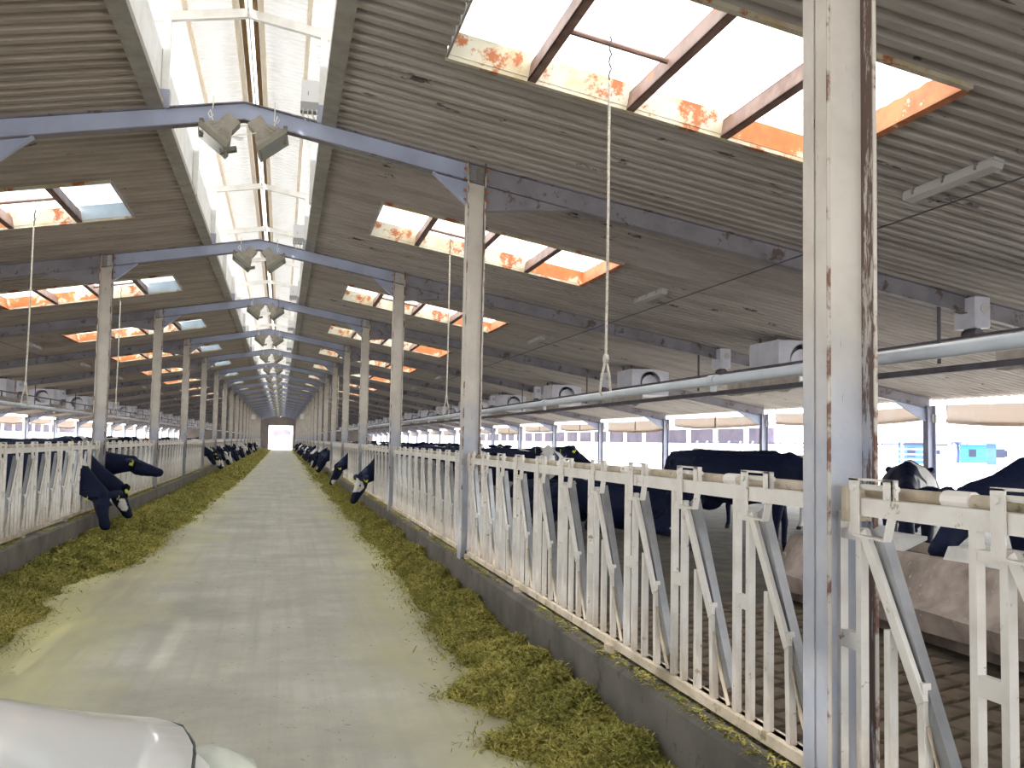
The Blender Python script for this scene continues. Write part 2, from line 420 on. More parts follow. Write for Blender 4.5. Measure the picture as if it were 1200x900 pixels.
for sg in (1, -1):
    rb.bar((0, 0, ZL(0) - .11), (sg*1.55, 0, ZL(1.55) - .11), .06, .09, (0, 1, 0))
rb = rb.mesh('lantern_rafter', 'white_paint')
pb = {sg: MB().box(sg*.78 - .035, sg*.78 + .035, -.035, .035, ZR(.78) - .02, ZL(.78) - .10).mesh('lantern_post', 'white_paint') for sg in (1, -1)}
for n in range(-2, NEND):
    for dy in (0, S/2):
        new('lantern_rafter', rb, lan, (0, Yn(n) + dy, 0))
        for sg in (1, -1): new('lantern_post', pb[sg], lan, (0, Yn(n) + dy, 0))
bt = MB().box(-.05, .05, -.06, .06, ZR(.78) - .02, ZR(.78) + .17).mesh('post_shoe', 'outer_steel')
for n in range(0, NEND):
    for sg in (1, -1): new('post_shoe', bt, lan, (sg*.78, Yn(n), 0))

# ---- skylight windows
XC = (XS0 + XS1)/2; HL = (XS1 - XS0)/2/math.cos(TH); HW = (YS1 - YS0)/2
def window_parts(sg):
    ps = []
    fr_h = .24
    bars = (-1.02, -.13, .76); e = [-HL] + list(bars) + [HL]
    for k, (a, b) in enumerate(zip(e[:-1], e[1:])):
        mt = ('well_pale' if sg == -1 else 'well_paint', 'well_paint', 'well_rusty' if sg == -1 else 'well_paint', 'well_rusty')[k]
        ps.append(('frame', MB().box(a, b, HW - .015, HW, .0, fr_h), mt)); ps.append(('frame', MB().box(a, b, -HW, -HW + .015, .0, fr_h), mt))
    for y in (1, -1): ps.append(('ledge', MB().box(-HL, HL, min(y*HW, y*(HW + .035)) - .01, max(y*HW, y*(HW + .035)) + .01, -.035, .0), 'well_paint'))
    ps.append(('frame', MB().box(HL - .015, HL, -HW, HW, -.02, fr_h).box(HL - .05, HL + .02, -HW, HW, -.035, -.015), 'well_rust'))
    ps.append(('frame', MB().box(-HL, -HL + .015, -HW, HW, -.03, fr_h), 'flashing'))
    bars = (-1.02, -.13, .76)
    for x in bars:      # C-section purlins crossing the opening
        ps.append(('glazing_bar', MB().box(x - .012, x + .0, -HW, HW, -.03, .13).box(x - .012, x + .06, -HW, HW, -.03, -.018).box(x - .012, x + .06, -HW, HW, .118, .13), 'purlin'))
    e = [-HL] + list(bars) + [HL]
    for a, b in zip(e[:-1], e[1:]):
        mb = MB(); k = 10; pr = [(-HW + 2*HW*i/(k*2), .015*(i % 2)) for i in range(2*k + 1)]
        mb.add([(x, y, .2 + h) for x in (a + .01, b) for y, h in pr], [(i, i + 1, 2*k + 2 + i, 2*k + 1 + i) for i in range(2*k)])
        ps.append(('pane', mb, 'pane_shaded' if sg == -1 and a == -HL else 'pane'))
    ps.append(('tie_rod', MB().tube([(-1.02, .1, .06), (-.13, .1, .06)], .022, 8), 'purlin'))
    return [(nm, mb.mesh(nm, mt)) for nm, mb, mt in ps]
WPS = {q: window_parts(q) for q in (1, -1)}; wi = 0
for n in range(-2, NEND):
    for sg in (1, -1):
        wi += 1
        o = struct(new('window_%d' % wi, None, None, (sg*XC, Yn(n) + (YS0 + YS1)/2, ZR(XC)), (0, TH, 0 if sg == 1 else PI)))
        for nm, me in WPS[sg]:
            new(nm, me, o)
# ---- end wall with its tall doorway
mb = MB()
def slab(mb, poly): mb.prism(poly, YEND, YEND + .2)
slab(mb, [(-13.7, 0), (-1.35, 0), (-1.35, 3.5), (-1.35, ZR(1.35)), (-13.7, ZR(13.7))]); slab(mb, [(2.05, 0), (13.7, 0), (13.7, ZR(13.7)), (2.05, ZR(2.05))])
slab(mb, [(-1.35, 3.5), (2.05, 3.5), (2.05, ZR(2.05)), (0, ZR(0)), (-1.35, ZR(1.35))])
struct(new('wall_back', mb.mesh('wall_back', 'end_wall')))

# ================================================================== FRAMES
# inner columns: I section, flanges facing the alley and the pens
def column_parts(h, ztop, b=.16, fl=.012):
    return [('web', MB().box(-h/2, h/2, -.006, .006, 0, ztop), 'column_paint'),
            ('flange', MB().box(-h/2, -h/2 + fl, -b/2, b/2, 0, ztop), 'column_paint'),
            ('flange', MB().box(h/2 - fl, h/2, -b/2, b/2, 0, ztop), 'column_flaking'),
            ('rust_edge', MB().box(-h/2 - .001, -h/2 + fl + .001, -b/2 - .002, -b/2 + .004, 0, ztop), 'rust_edge'),
            ('rust_edge', MB().box(h/2 - fl - .001, h/2 + .001, -b/2 - .002, -b/2 + .004, 0, ztop), 'rust_edge')]
for sg in (1, -1):
    first = None
    for n in range(0 if sg == 1 else 1, NEND):
        k = n + 1 if sg == 1 else n - 1
        if first is None:
            r = first = thing('steel_column', '', 'post', (sg*W, Yn(n), 0))
            for nm, mb, mt in column_parts(.20, ZR(W) - .005): part(nm, mb, mt, r, label='rusted flange edge' if nm == 'rust_edge' else None)
        else: r = dup(first, (sg*W, Yn(n), 0))
        if sg == 1 and n == 0: lab = 'big rust-streaked cream steel post at the near end of the headlock fence, cut by the picture top'
        elif sg == -1 and n == 1: lab = 'cream steel post on the car side at the very edge of view, before all others'
        elif k <= 9: lab = '%s cream steel post along the %s fence, rust-flecked with a bluish foot' % (ORD[k], SIDE[sg])
        else: lab = 'cream steel post in the far crowded run along the %s fence' % SIDE[sg]
        r['label'] = lab; r['group'] = 'inner steel posts on the %s' % SIDE[sg]
    # outer columns
    first = None
    for n in range(-1, NEND):
        if first is None:
            r = first = thing('outer_column', '', 'post', (sg*XO, Yn(n), 0))
            zt = ZR(XO) - .16
            part('web', MB().box(-.09, .09, -.005, .005, 0, zt), 'outer_steel', r)
            for s in (1, -1): part('flange', MB().box(s*.09 - .006, s*.09 + .006, -.08, .08, 0, zt), 'outer_steel', r)
            part('bracket', MB().box(sg*.1 - .06, sg*.1 + .10, -.05, .05, zt - .35, zt - .18), 'dirty_white', r)
        else: r = dup(first, (sg*XO, Yn(n), 0))
        k = n - 1
        if sg == 1 and 1 <= k <= 6: lab = '%s blue-grey steel post at the open outer edge behind the trough, beside a rolled curtain' % ORD[k]
        else: lab = 'slim blue-grey steel post at the open outer edge of the %s pens, one of the distant run' % SIDE[sg]
        r['label'] = lab; r['group'] = 'outer posts on the %s' % SIDE[sg]

# trusses: tapered blue-grey I rafters with haunch plates
def truss(n, bolts):
    r = thing('roof_truss', '', 'beam', (0, Yn(n), 0))
    for sg in (1, -1):
        def Z(x): return ZR(x) - .006
        d = lambda x: .19 + .03*min(1, abs(x)/4)
        web = MB(); xs = [0, 4, 8, XO]; xs2 = [W, 4, 8, XO]
        for a, b in ((0, W),):
            web.prism([(sg*a, Z(a)), (sg*b, Z(b)), (sg*b, Z(b) - d(b)), (sg*a, Z(a) - d(a))], -.006, .006)
        part('web', web, 'truss_paint', r)
        web2 = MB()
        for a, b in zip(xs2[:-1], xs2[1:]):
            web2.prism([(sg*a, Z(a)), (sg*b, Z(b)), (sg*b, Z(b) - d(b)), (sg*a, Z(a) - d(a))], -.006, .006)
        part('outer_web', web2, 'truss_grey', r)
        part('flange', MB().bar((0, 0, Z(0) - .006), (sg*XO, 0, Z(XO) - .006), .11, .012, (0, 1, 0)), 'truss_grey', r)
        low = MB()
        for a, b in zip(xs[:-1], xs[1:]): low.bar((sg*a, 0, Z(a) - d(a)), (sg*b, 0, Z(b) - d(b)), .11, .012, (0, 1, 0))
        part('flange', low, 'truss_grey', r)
        # haunch plates at the post
        g = MB(); x0 = W + .1; zb = Z(W) - d(W)
        g.prism([(sg*x0, Z(x0) - d(x0)), (sg*(x0 + 1.0), Z(x0 + 1) - d(x0 + 1)), (sg*x0, zb - .30)], -.005, .005)
        g.bar((sg*x0, 0, zb - .30), (sg*(x0 + 1.0), 0, Z(x0 + 1) - d(x0 + 1)), .10, .01, (0, 1, 0))
        part('haunch_plate', g, 'truss_grey', r)
        g = MB(); x1 = W - .1
        g.prism([(sg*x1, Z(x1) - d(x1)), (sg*(x1 - .38), Z(x1 - .38) - d(x1 - .38)), (sg*x1, zb - .24)], -.005, .005)
        g.bar((sg*x1, 0, zb - .24), (sg*(x1 - .38), 0, Z(x1 - .38) - d(x1 - .38)), .10, .01, (0, 1, 0))
        part('haunch_plate', g, 'truss_paint', r)
        g = MB(); x1 = XO - .1
        g.prism([(sg*x1, Z(x1) - d(x1)), (sg*(x1 - .75), Z(x1 - .75) - d(x1 - .75)), (sg*x1, Z(x1) - d(x1) - .28)], -.005, .005)
        g.bar((sg*x1, 0, Z(x1) - d(x1) - .28), (sg*(x1 - .75), 0, Z(x1 - .75) - d(x1 - .75)), .09, .01, (0, 1, 0))
        part('haunch_plate', g, 'truss_paint', r)
        for dx in (-.125, .125) if bolts else ():
            for dz in (.06, .17, .30, .40):
                x = W + dx; zz = Z(W) - dz
                new('bolt', cached('bolt', lambda: MB().tube([(-.012, 0, 0), (.012, 0, 0)], .015, 6).mesh('bolt', 'rust')), r, (sg*x, -.035, zz))
        # rod and sill hangers in the pens
        part('hanger_rod', MB().box(sg*8.3 - .012, sg*8.3 + .012, -.02, .02, 2.72, Z(8.3) - d(8.3)), 'dark_steel', r)
    return r
T0 = None
for n in range(0, NEND + 1):
    if n in (0, 5): r = T0 = truss(n, n == 0)
    else: r = dup(T0, (0, Yn(n), 0))
    r['label'] = ('blue-grey steel roof beam right overhead beyond the picture top, carried by the big near post' if n == 0 else
                  '%s blue-grey steel roof beam spanning the alley, with two lamps under its ridge' % ORD[n] if n <= 10 else
                  'blue-grey steel roof beam in the far crowded run under the ridge light')
    r['group'] = 'steel roof beams'

# ---- floodlights, junction boxes
def flood(sg):
    r = thing('flood_lamp', '', 'lamp')
    # local: face looks along -z; tilt applied to the body parts through the empty
    k = 6
    hous = MB()
    a, b = .165, .085   # face and back half sizes
    rings = [(a, a*.92, -.005), (a*.93, a*.86, .06), (b, b, .17), (b*.95, b*.95, .19)]
    vs = []
    for x, y, z in rings: vs += [(-x, -y, z), (x, -y, z), (x, y, z), (-x, y, z)]
    fs = [(i*4 + j, i*4 + (j + 1) % 4, i*4 + 4 + (j + 1) % 4, i*4 + 4 + j) for i in range(3) for j in range(4)] + [(12, 13, 14, 15), (3, 2, 1, 0)]
    hous.add(vs, fs)
    h = part('housing', hous, 'lamp_metal', r)
    ribs = MB()
    for i in range(5):
        x = -.10 + .05*i
        ribs.add([(x - .004, -.155, .045), (x + .004, -.155, .045), (x*.6 + .004, -.092, .17), (x*.6 - .004, -.092, .17), (x - .004, -.14, .04), (x + .004, -.14, .04)], [(0, 1, 2, 3), (0, 3, 4), (1, 5, 2)])
    part('cooling_fin', ribs, 'lamp_metal', h)
    part('gear_box', MB().box(-.085, .085, -.08, .08, .19, .31), 'lamp_metal', r)
    part('rim', MB().box(-.185, .185, -.175, .175, -.05, 0), 'lamp_rim', r)
    part('lens', MB().box(-.165, .165, -.155, .155, -.056, -.049), 'lamp_glass', r)
    return r
def tilt(sg): return (0, sg*-R(-38), 0)
FL = {}
for n in range(1, NEND):
    for sg in (1, -1):
        x = sg*.28; z = ZR(0) - .42; rot = (R(-6), -sg*R(38), 0)
        if not FL:
            r = FL['p'] = flood(1); r.location = (x, Yn(n) - .02, z); r.rotation_euler = rot; r.scale = (.94, .94, .94)
        else: r = dup(FL['p'], (x, Yn(n) - .02, z), rot)
        # hanging bracket: a part of this lamp, upright in the world
        def brk():
            mb = MB(); mb.box(sg*.135 - .02, sg*.135 + .02, -.05, -.02, .02, .19).box(sg*.135 - .02, sg*.135 + .02, .02, .05, .02, .19).box(sg*.135 - .02, sg*.135 + .02, -.05, .05, .17, .19)
            return mb.mesh('bracket', 'lamp_rim')
        b = new('bracket', cached(('fb', sg), brk), r)
        Minv = (Matrix.Translation(r.location) @ r.rotation_euler.to_matrix().to_4x4() @ Matrix.Scale(.94, 4)).inverted()
        b.matrix_basis = Minv @ Matrix.Translation((x, Yn(n) - .02, z))
        def wire():
            return MB().tube([(sg*.02, -.07, .42), (sg*.025, -.085, .30), (sg*.02, -.08, .22), (sg*.05, -.08, .19), (sg*.07, -.06, .24), (sg*.05, -.06, .28), (sg*.02, -.06, .16)], .0065, 5).mesh('cable', 'cable_white', True)
        c = new('cable', cached(('fw', sg), wire), r); c.matrix_basis = b.matrix_basis
        r['label'] = ('%s floodlight of the pair under the %s roof beam, facing the %s' % ('dusty bell-shaped', ORD[n], SIDE[sg]) if n <= 9 else
                      'tiny dusty floodlight in the far run under the ridge, facing the %s' % SIDE[sg])
        r['group'] = 'floodlights facing the %s' % SIDE[sg]
JB = None
for n in range(1, NEND):
    loc = (.66, Yn(n) + .02, ZR(.66) + .03)
    if JB is None:
        r = JB = thing('junction_box', '', 'electrical box', loc)
        part('cover', MB().box(-.10, .10, -.05, .05, .15, .38), 'box_white', r)
        part('terminal_box', MB().box(-.10, .11, -.05, .05, .05, .15), 'box_grey', r)
        cb = MB()
        for i in range(4): cb.tube([(-.07 + .045*i, -.045, .07), (-.075 + .05*i, -.075, .0), (-.05 + .05*i, -.06, -.04), (-.04 + .05*i, -.02, -.045)], .009, 5)
        part('cable', cb, 'cable_white', r, smooth=True)
        part('switch', MB().box(-.03, -.02, -.056, -.05, .22, .26), 'box_grey', r)
    else: r = dup(JB, loc)
    r['label'] = ('white electrical box with loose cables on the %s roof beam beside the ridge light' % ORD[n] if n <= 9 else 'tiny white electrical box in the far run beside the ridge light')
    r['group'] = 'electrical boxes on the beams'

# ---- strip lights in the pens and their conduit
SLT = None
for sg in (1, -1):
    for n in range(-1, NEND):
        y0 = Yn(n) + 3.3; x = sg*6.08
        if SLT is None:
            r = SLT = thing('strip_light', '', 'light')
            part('tray', MB().box(-.05, .05, 0, 1.15, -.03, -.0), 'box_grey', r)
            part('diffuser', MB().prism([(-.06, -.03), (.06, -.03), (.05, -.085), (-.05, -.085)], .01, 1.14), 'strip_light', r)
            for y in (.2, .6, 1.0): new('clip', cached('slc', lambda: MB().box(-.066, .066, -.012, .012, -.06, -.0).mesh('clip', 'galvanised')), r, (0, y, 0))
        r = SLT if (sg == 1 and n == -1) else dup(SLT)
        r.location = (x, y0, ZR(6.08) - .0); r.rotation_euler = (0, sg*TH, 0)
        k = n + 1
        r['label'] = ('%s grey tube light from the camera fixed to the roof over the %s pens' % (ORD[max(1, k)] if k >= 1 else 'hidden', SIDE[sg]) if k <= 8 else 'faint grey tube light in the far run over the %s pens' % SIDE[sg])
        r['group'] = 'tube lights over the %s pens' % SIDE[sg]
    cd = MB(); cd.tube([(sg*6.08, YBACK, ZR(6.08) - .23), (sg*6.08, YEND - .1, ZR(6.08) - .23)], .008, 5)
    for n in range(-1, NEND): cd.box(sg*6.08 - .004, sg*6.08 + .004, Yn(n) - .01, Yn(n) + .01, ZR(6.08) - .236, ZR(6.08) - .2)
    tag(new('light_cable', cd.mesh('light_cable', 'dark_steel')), 'thin dark cable strung between the tube lights over the %s pens' % SIDE[sg], 'cable')

# ---- pipes on ropes
for sg in (1, -1):
    r = thing('water_pipe', 'long pale water pipe hung on ropes above the %s fence' % SIDE[sg], 'pipe', (sg*2.78, 0, 2.012))
    part('pipe_run', MB().tube([(0, -6, 0), (0, 60, -.01), (0, YEND - .1, -.02)], .027, 12), 'pipe', r, smooth=True)
    cl = None
    for n in range(-1, 14):
        for dy in (1.7, 5.1):
            me = cached('collar', lambda: MB().tube([(0, -.04, 0), (0, .04, 0)], .033, 12).box(-.010, .010, -.022, .022, -.06, -.02).mesh('collar', 'pipe'))
            new('collar', me, r, (0, Yn(n) + dy, 0))
RP = None
for sg in (1, -1):
    for n in range(0 if sg == 1 else 1, 14):
        loc = (sg*2.78, Yn(n) + 3.47, 2.03)
        if RP is None:
            r = RP = thing('hanging_rope', '', 'rope', loc)
            zt = ZR(2.78) + .06 - 2.03
            part('rope_run', MB().tube([(0, 0, .24), (.004, 0, 1.2), (0, 0, zt - .32)], .0105, 6), 'rope', r, smooth=True)
            ch = MB()
            for i in range(6):
                z = zt - .30 + i*.055
                ch.tube([(.0, 0, z), (.014*(i % 2), .014*((i + 1) % 2), z + .03), (0, 0, z + .06)], .007, 5)
            part('chain', ch, 'dark_steel', r)
            part('sling', MB().tube([(0, 0, .26), (.03, .0, .12), (.042, 0, 0), (0, 0, -.045), (-.042, 0, 0), (-.03, 0, .12), (0, 0, .25)], .009, 6), 'rope', r, smooth=True)
            part('pulley', MB().tube([(-.012, 0, .25), (.012, 0, .25)], .035, 10), 'dirty_white', r)
        else: r = dup(RP, loc)
        k = n + 1 if sg == 1 else n
        r['label'] = ('%s pale rope hanging from a skylight to the pipe on the %s' % (ORD[k], SIDE[sg]) if k <= 6 else 'faint distant rope holding the pipe on the %s' % SIDE[sg])
        r['group'] = 'pipe ropes on the %s' % SIDE[sg]

# ---- hanging sill beams, fans, deflectors, curtains
for sg in (1, -1):
    X = sg*8.55
    r = thing('hanging_beam', 'dark steel rail hung under the roof along the middle of the %s pens' % SIDE[sg], 'rail', (X, 0, 0))
    part('lower_channel', MB().box(-.05, .05, -8, YEND - .1, 2.63, 2.71), 'dark_steel', r)
    part('upper_angle', MB().box(-.04, .04, -8, YEND - .1, 3.02, 3.055), 'dark_steel', r)
FAN = {}
def fan_thing(sg):
    r = thing('pen_fan', '', 'fan')
    # casing open on both ends, blowing along the pens
    w, d, h = .95, 1.0, .62
    part('casing', MB().box(-w/2, -w/2 + .015, -d/2, d/2, -h/2, h/2).box(w/2 - .015, w/2, -d/2, d/2, -h/2, h/2).box(-w/2, w/2, -d/2, d/2, h/2 - .015, h/2).box(-w/2, w/2, -d/2, d/2, -h/2, -h/2 + .015), 'fan_shell', r)
    n = 24; rr = .255
    def ring_plate(y):
        vs = []; 
        for i in range(n):
            a = 2*PI*i/n; c, s = math.cos(a), math.sin(a)
            q = min(w/2/abs(c) if abs(c) > 1e-6 else 9, h/2/abs(s) if abs(s) > 1e-6 else 9)
            vs += [(rr*c, y, rr*s), (q*c, y, q*s), (q*c, y + .012, q*s), (rr*c, y + .012, rr*s)]
        return MB().add(vs, [(4*i + a, 4*((i + 1) % n) + a, 4*((i + 1) % n) + b, 4*i + b) for i in range(n) for a, b in ((0, 1), (1, 2), (2, 3), (3, 0))])
    p = part('face_plate', ring_plate(-d/2 - .01), 'fan_shell', r)
    tb = MB(); k = 24
    vs = [((rr + .001)*math.cos(2*PI*i/k), y, (rr + .001)*math.sin(2*PI*i/k)) for y in (-d/2 - .03, -d/2 + .12) for i in range(k)]
    tb.add(vs, [(i, (i + 1) % k, k + (i + 1) % k, k + i) for i in range(k)])
    part('inlet_ring', tb, 'fan_rim', p)
    part('face_plate', ring_plate(d/2 - .002), 'fan_shell', r)
    part('guard_disc', MB().tube([(.03, -d/2 + .10, -.03), (.03, -d/2 + .12, -.03)], .205, 20), 'fan_shell', p)
    hub = part('hub', MB().tube([(0, -.08, 0), (0, .08, 0)], .06, 12), 'dark_steel', r)
    for i in range(5):
        a = 2*PI*i/5; u = Vector((math.cos(a), 0, math.sin(a))); v = Vector((-math.sin(a), .7, math.cos(a)))
        mb = MB(); q = [u*.05 - v*.03, u*.05 + v*.03, u*.25 + v*.075, u*.25 - v*.075]; t = Vector((0, .006, 0))
        mb.add([x + t for x in q] + [x - t for x in q], [(0, 1, 2, 3), (7, 6, 5, 4), (0, 1, 5, 4), (1, 2, 6, 5), (2, 3, 7, 6), (3, 0, 4, 7)])
        part('blade', mb, 'galvanised', hub)
    for xx in (-.40, .40):
        for yy in (-.28, .28): part('mount_strap', MB().box(xx - .02, xx + .02, yy - .02, yy + .02, h/2, h/2 + (.14 if xx < 0 else .05)), 'dark_steel', r)
    return r
def motor_thing(sg):
    r = thing('motor_box', '', 'electrical box')
    part('case', MB().box(-.11, .11, -.18, .18, -.19, .19), 'fan_shell', r)
    part('inlet_ring', MB().tube([(.03, -.185, .05), (.03, -.18, .05)], .06, 12), 'fan_rim', r)
    part('motor', MB().tube([(0, -.12, -.26), (0, .12, -.26)], .07, 12), 'dark_steel', r)
    for xx, zz in ((-.085, .26), (.085, .22)): part('mount_strap', MB().box(xx - .015, xx + .015, -.03, .03, .19, zz), 'dark_steel', r)
    return r
def deflector_thing(sg):
    r = thing('air_deflector', '', 'panel')
    mb = MB(); k = 14; rr = random.Random(2)
    top = [(-1.1 + 2.5*i/k, 2.88) for i in range(k + 1)]; bot = [(y, 2.60 + rr.uniform(-.015, .03)) for y, _ in top]
    vs = [(x, y, z) for x in (-.012, .012) for y, z in top + bot]; nn = 2*(k + 1)
    fs = []
    for o in (0, nn): fs += [(o + i, o + i + 1, o + k + 2 + i, o + k + 1 + i) for i in range(k)]
    fs += [(i, i + 1, nn + i + 1, nn + i) for i in range(k)] + [(k + 1 + i, k + 2 + i, nn + k + 2 + i, nn + k + 1 + i) for i in range(k)]
    fs += [(0, k + 1, nn + k + 1, nn), (k, 2*k + 1, nn + 2*k + 1, nn + k)]
    mb.add(vs, fs); part('sheet', mb, 'canvas_dirty', r)
    part('clamp', MB().box(-.02, .02, -.9, -.86, 2.86, 3.03).box(-.02, .02, 1.1, 1.14, 2.86, 3.03), 'dark_steel', r)
    return r
for sg in (1, -1):
    for n in range(-1 if sg == 1 else 1, NEND):
        for key, fn, x, dy, z, what in (('f', fan_thing, 9.10, 4.9, 3.18, 'grey box fan with a round opening hung'), ('m', motor_thing, 8.78, .0, 3.36, 'small grey motor box hung by a roof beam'), ('d', deflector_thing, 8.66, 4.9, 0, 'dirty beige sheet hung on the dark rail')):
            if key not in FAN: r = FAN[key] = fn(sg); 
            else: r = dup(FAN[key])
            r.location = (sg*x, Yn(n) + dy, z)
            k = n + 1 if sg == 1 else n
            nm = {'f': 'grey box fan with round opening', 'm': 'small grey motor box on a roof beam', 'd': 'dirty beige sheet below a fan'}[key]
            r['label'] = ('%s %s along the %s pens' % (ORD[max(1, k)], nm, SIDE[sg]) if 1 <= k <= 8 else
                          '%s far down the %s pens' % (nm, SIDE[sg]) if k > 8 else '%s beyond the big near post, out of sight' % nm)
            r['group'] = {'f': 'box fans', 'm': 'motor boxes', 'd': 'beige sheets'}[key] + ' over the %s pens' % SIDE[sg]
# rolled curtains between the outer posts
def curtain_mesh(drop, seed):
    rr = random.Random(seed); k = 20; ph = rr.uniform(0, 6); L = S - .42
    ys = [i*L/k for i in range(k + 1)]
    rows = []
    for j, (dx, t) in enumerate(((0, 0), (.02, .35), (.03, .7), (.0, .86), (.05, .97), (.11, .90), (.06, .80), (-.01, .84))):
        row = []
        for i, y in enumerate(ys):
            u = y/L; sag = .09*4*u*(1 - u) + .012*math.sin(9*u + ph)
            sg_top = .05*4*u*(1 - u)*(.6 + .4*math.sin(3*u + ph))
            row.append((dx + .012*math.sin(14*u + j + ph), y, -sg_top - drop*t - (sag - sg_top)*t))
        rows.append(row)
    n = k + 1; vs = [p for r in rows for p in r]
    return MB().add(vs, [(j*n + i, j*n + i + 1, (j + 1)*n + i + 1, (j + 1)*n + i) for j in range(len(rows) - 1) for i in range(k)])
for sg in (1, -1):
    for n in range(-1 if sg == 1 else 1, NEND):
        drop = .30 + .10*((n*7) % 3 == 1) + (.22 if sg == -1 and n % 3 == 0 else 0)
        me = cached(('cur', round(drop, 2), n % 4), lambda: curtain_mesh(drop, n % 4).mesh('rolled_curtain', 'curtain', True))
        r = thing('rolled_curtain', '', 'curtain', (sg*13.70, Yn(n) + .21, 2.60))
        new('cloth', me, r)
        part('strap', MB().box(-.045, -.03, S/2 - .3, S/2 - .22, -drop - .1, .01), 'canvas_dirty', r)
        part('cord', MB().tube([(.02, -.06, .08), (.02, .04, -.02), (.02, .02, -.2)], .01, 5).tube([(.02, S - .36, .08), (.02, S - .45, -.02), (.02, S - .43, -.2)], .01, 5), 'rope', r)
        r['label'] = ('%s beige rolled curtain sagging between outer posts behind the trough' % ORD[n] if sg == 1 and 1 <= n <= 6 else 'beige rolled curtain in the distant outer edge of the %s pens' % SIDE[sg])
        r['group'] = 'rolled curtains on the %s' % SIDE[sg]

# ================================================================== HEADLOCK FENCES
ZT = 1.455
def unit_parts(sg):
    """bars of one headlock, at bracket y = 0; y falls towards the camera; dx > 0 is the pen side"""
    sx = lambda x: sg*x
    def flat(y0, z0, y1, z1, wd, dx=0., t=.03): return MB().bar((sx(dx), y0, z0), (sx(dx), y1, z1), wd, t, (0, 1, 0) if abs(y1 - y0) < .05 else (0, -(z1 - z0), y1 - y0))
    P = {}
    P['upright_bar.a'] = ('upright_bar', flat(.12, .50, .12, 1.43, .031, 0, .030), 'fence_paint')
    P['upright_bar.b'] = ('upright_bar', flat(-.0, .50, 0, 1.38, .031, 0, .030), 'fence_paint')
    P['cross_piece'] = ('cross_piece', MB().box(-.013, .013, .012, .108, .955, 1.015), 'fence_paint')
    P['cross_piece.u'] = ('cross_piece', MB().box(-.011, .011, .012, .108, 1.335, 1.37), 'fence_paint')
    P['short_bar.c'] = ('short_bar', flat(-.155, .50, -.155, 1.06, .031, 0, .030), 'fence_paint')
    P['short_bar.e'] = ('short_bar', flat(-.33, .50, -.315, .93, .031, 0, .030), 'fence_paint')
    P['brace_bar'] = ('brace_bar', flat(-.03, 1.37, -.325, .87, .040, -.012, .018), 'fence_paint')
    P['swing_bar'] = ('swing_bar', flat(-.07, 1.385, -.47, .58, .046, .022, .038), 'galvanised')
    P['pull_rod'] = ('pull_rod', MB().tube([(0, -.335, .80), (0, -.40, .63), (0, -.475, .505)], .009, 6), 'rail_dirty')
    b = MB(); x0, x1 = sorted((sx(-.034), sx(-.027)))
    b.box(x0, x1, -.027, .027, 1.355, 1.55)                                            # front cheek plate
    x0, x1 = sorted((sx(-.034), sx(-.012)))
    b.box(x0, x1, -.215, .027, 1.544, 1.552)                                           # top strap
    b.box(x0, x1, -.215, -.207, 1.485, 1.552); b.box(min(sx(-.034), sx(-.028)), max(sx(-.034), sx(-.028)), -.215, -.165, 1.485, 1.552)
    b.bar((sx(-.03), -.01, 1.357), (sx(-.03), -.18, 1.352), .030, .007, (1, 0, 0)); b.bar((sx(-.03), -.18, 1.352), (sx(-.03), -.205, 1.425), .030, .007, (1, 0, 0))
    b.tube([(sx(-.01), .0, 1.522), (sx(-.01), -.21, 1.522)], .010, 8)
    b.tube([(sx(-.042), 0, 1.52), (sx(-.033), 0, 1.52)], .015, 8)
    P['latch_bracket'] = ('latch_bracket', b, 'fence_paint')
    return P
UM = {}
for sg in (1, -1):
    P = unit_parts(sg); UM[sg] = {k: (nm, mb.mesh(nm, mt)) for k, (nm, mb, mt) in P.items()}
    j = MB()
    for k in ('upright_bar.a', 'upright_bar.b', 'cross_piece', 'cross_piece.u', 'short_bar.c', 'short_bar.e', 'brace_bar'): j.add(P[k][1].v, P[k][1].f)
    UM[sg]['stanchion'] = ('stanchion', j.mesh('stanchion', 'fence_paint'))
    j2 = MB(); j2.add(j.v, j.f).add(P['latch_bracket'][1].v, P['latch_bracket'][1].f).add(P['swing_bar'][1].v, P['swing_bar'][1].f)
    UM[sg]['far'] = ('stanchion', j2.mesh('stanchion', 'fence_paint'))
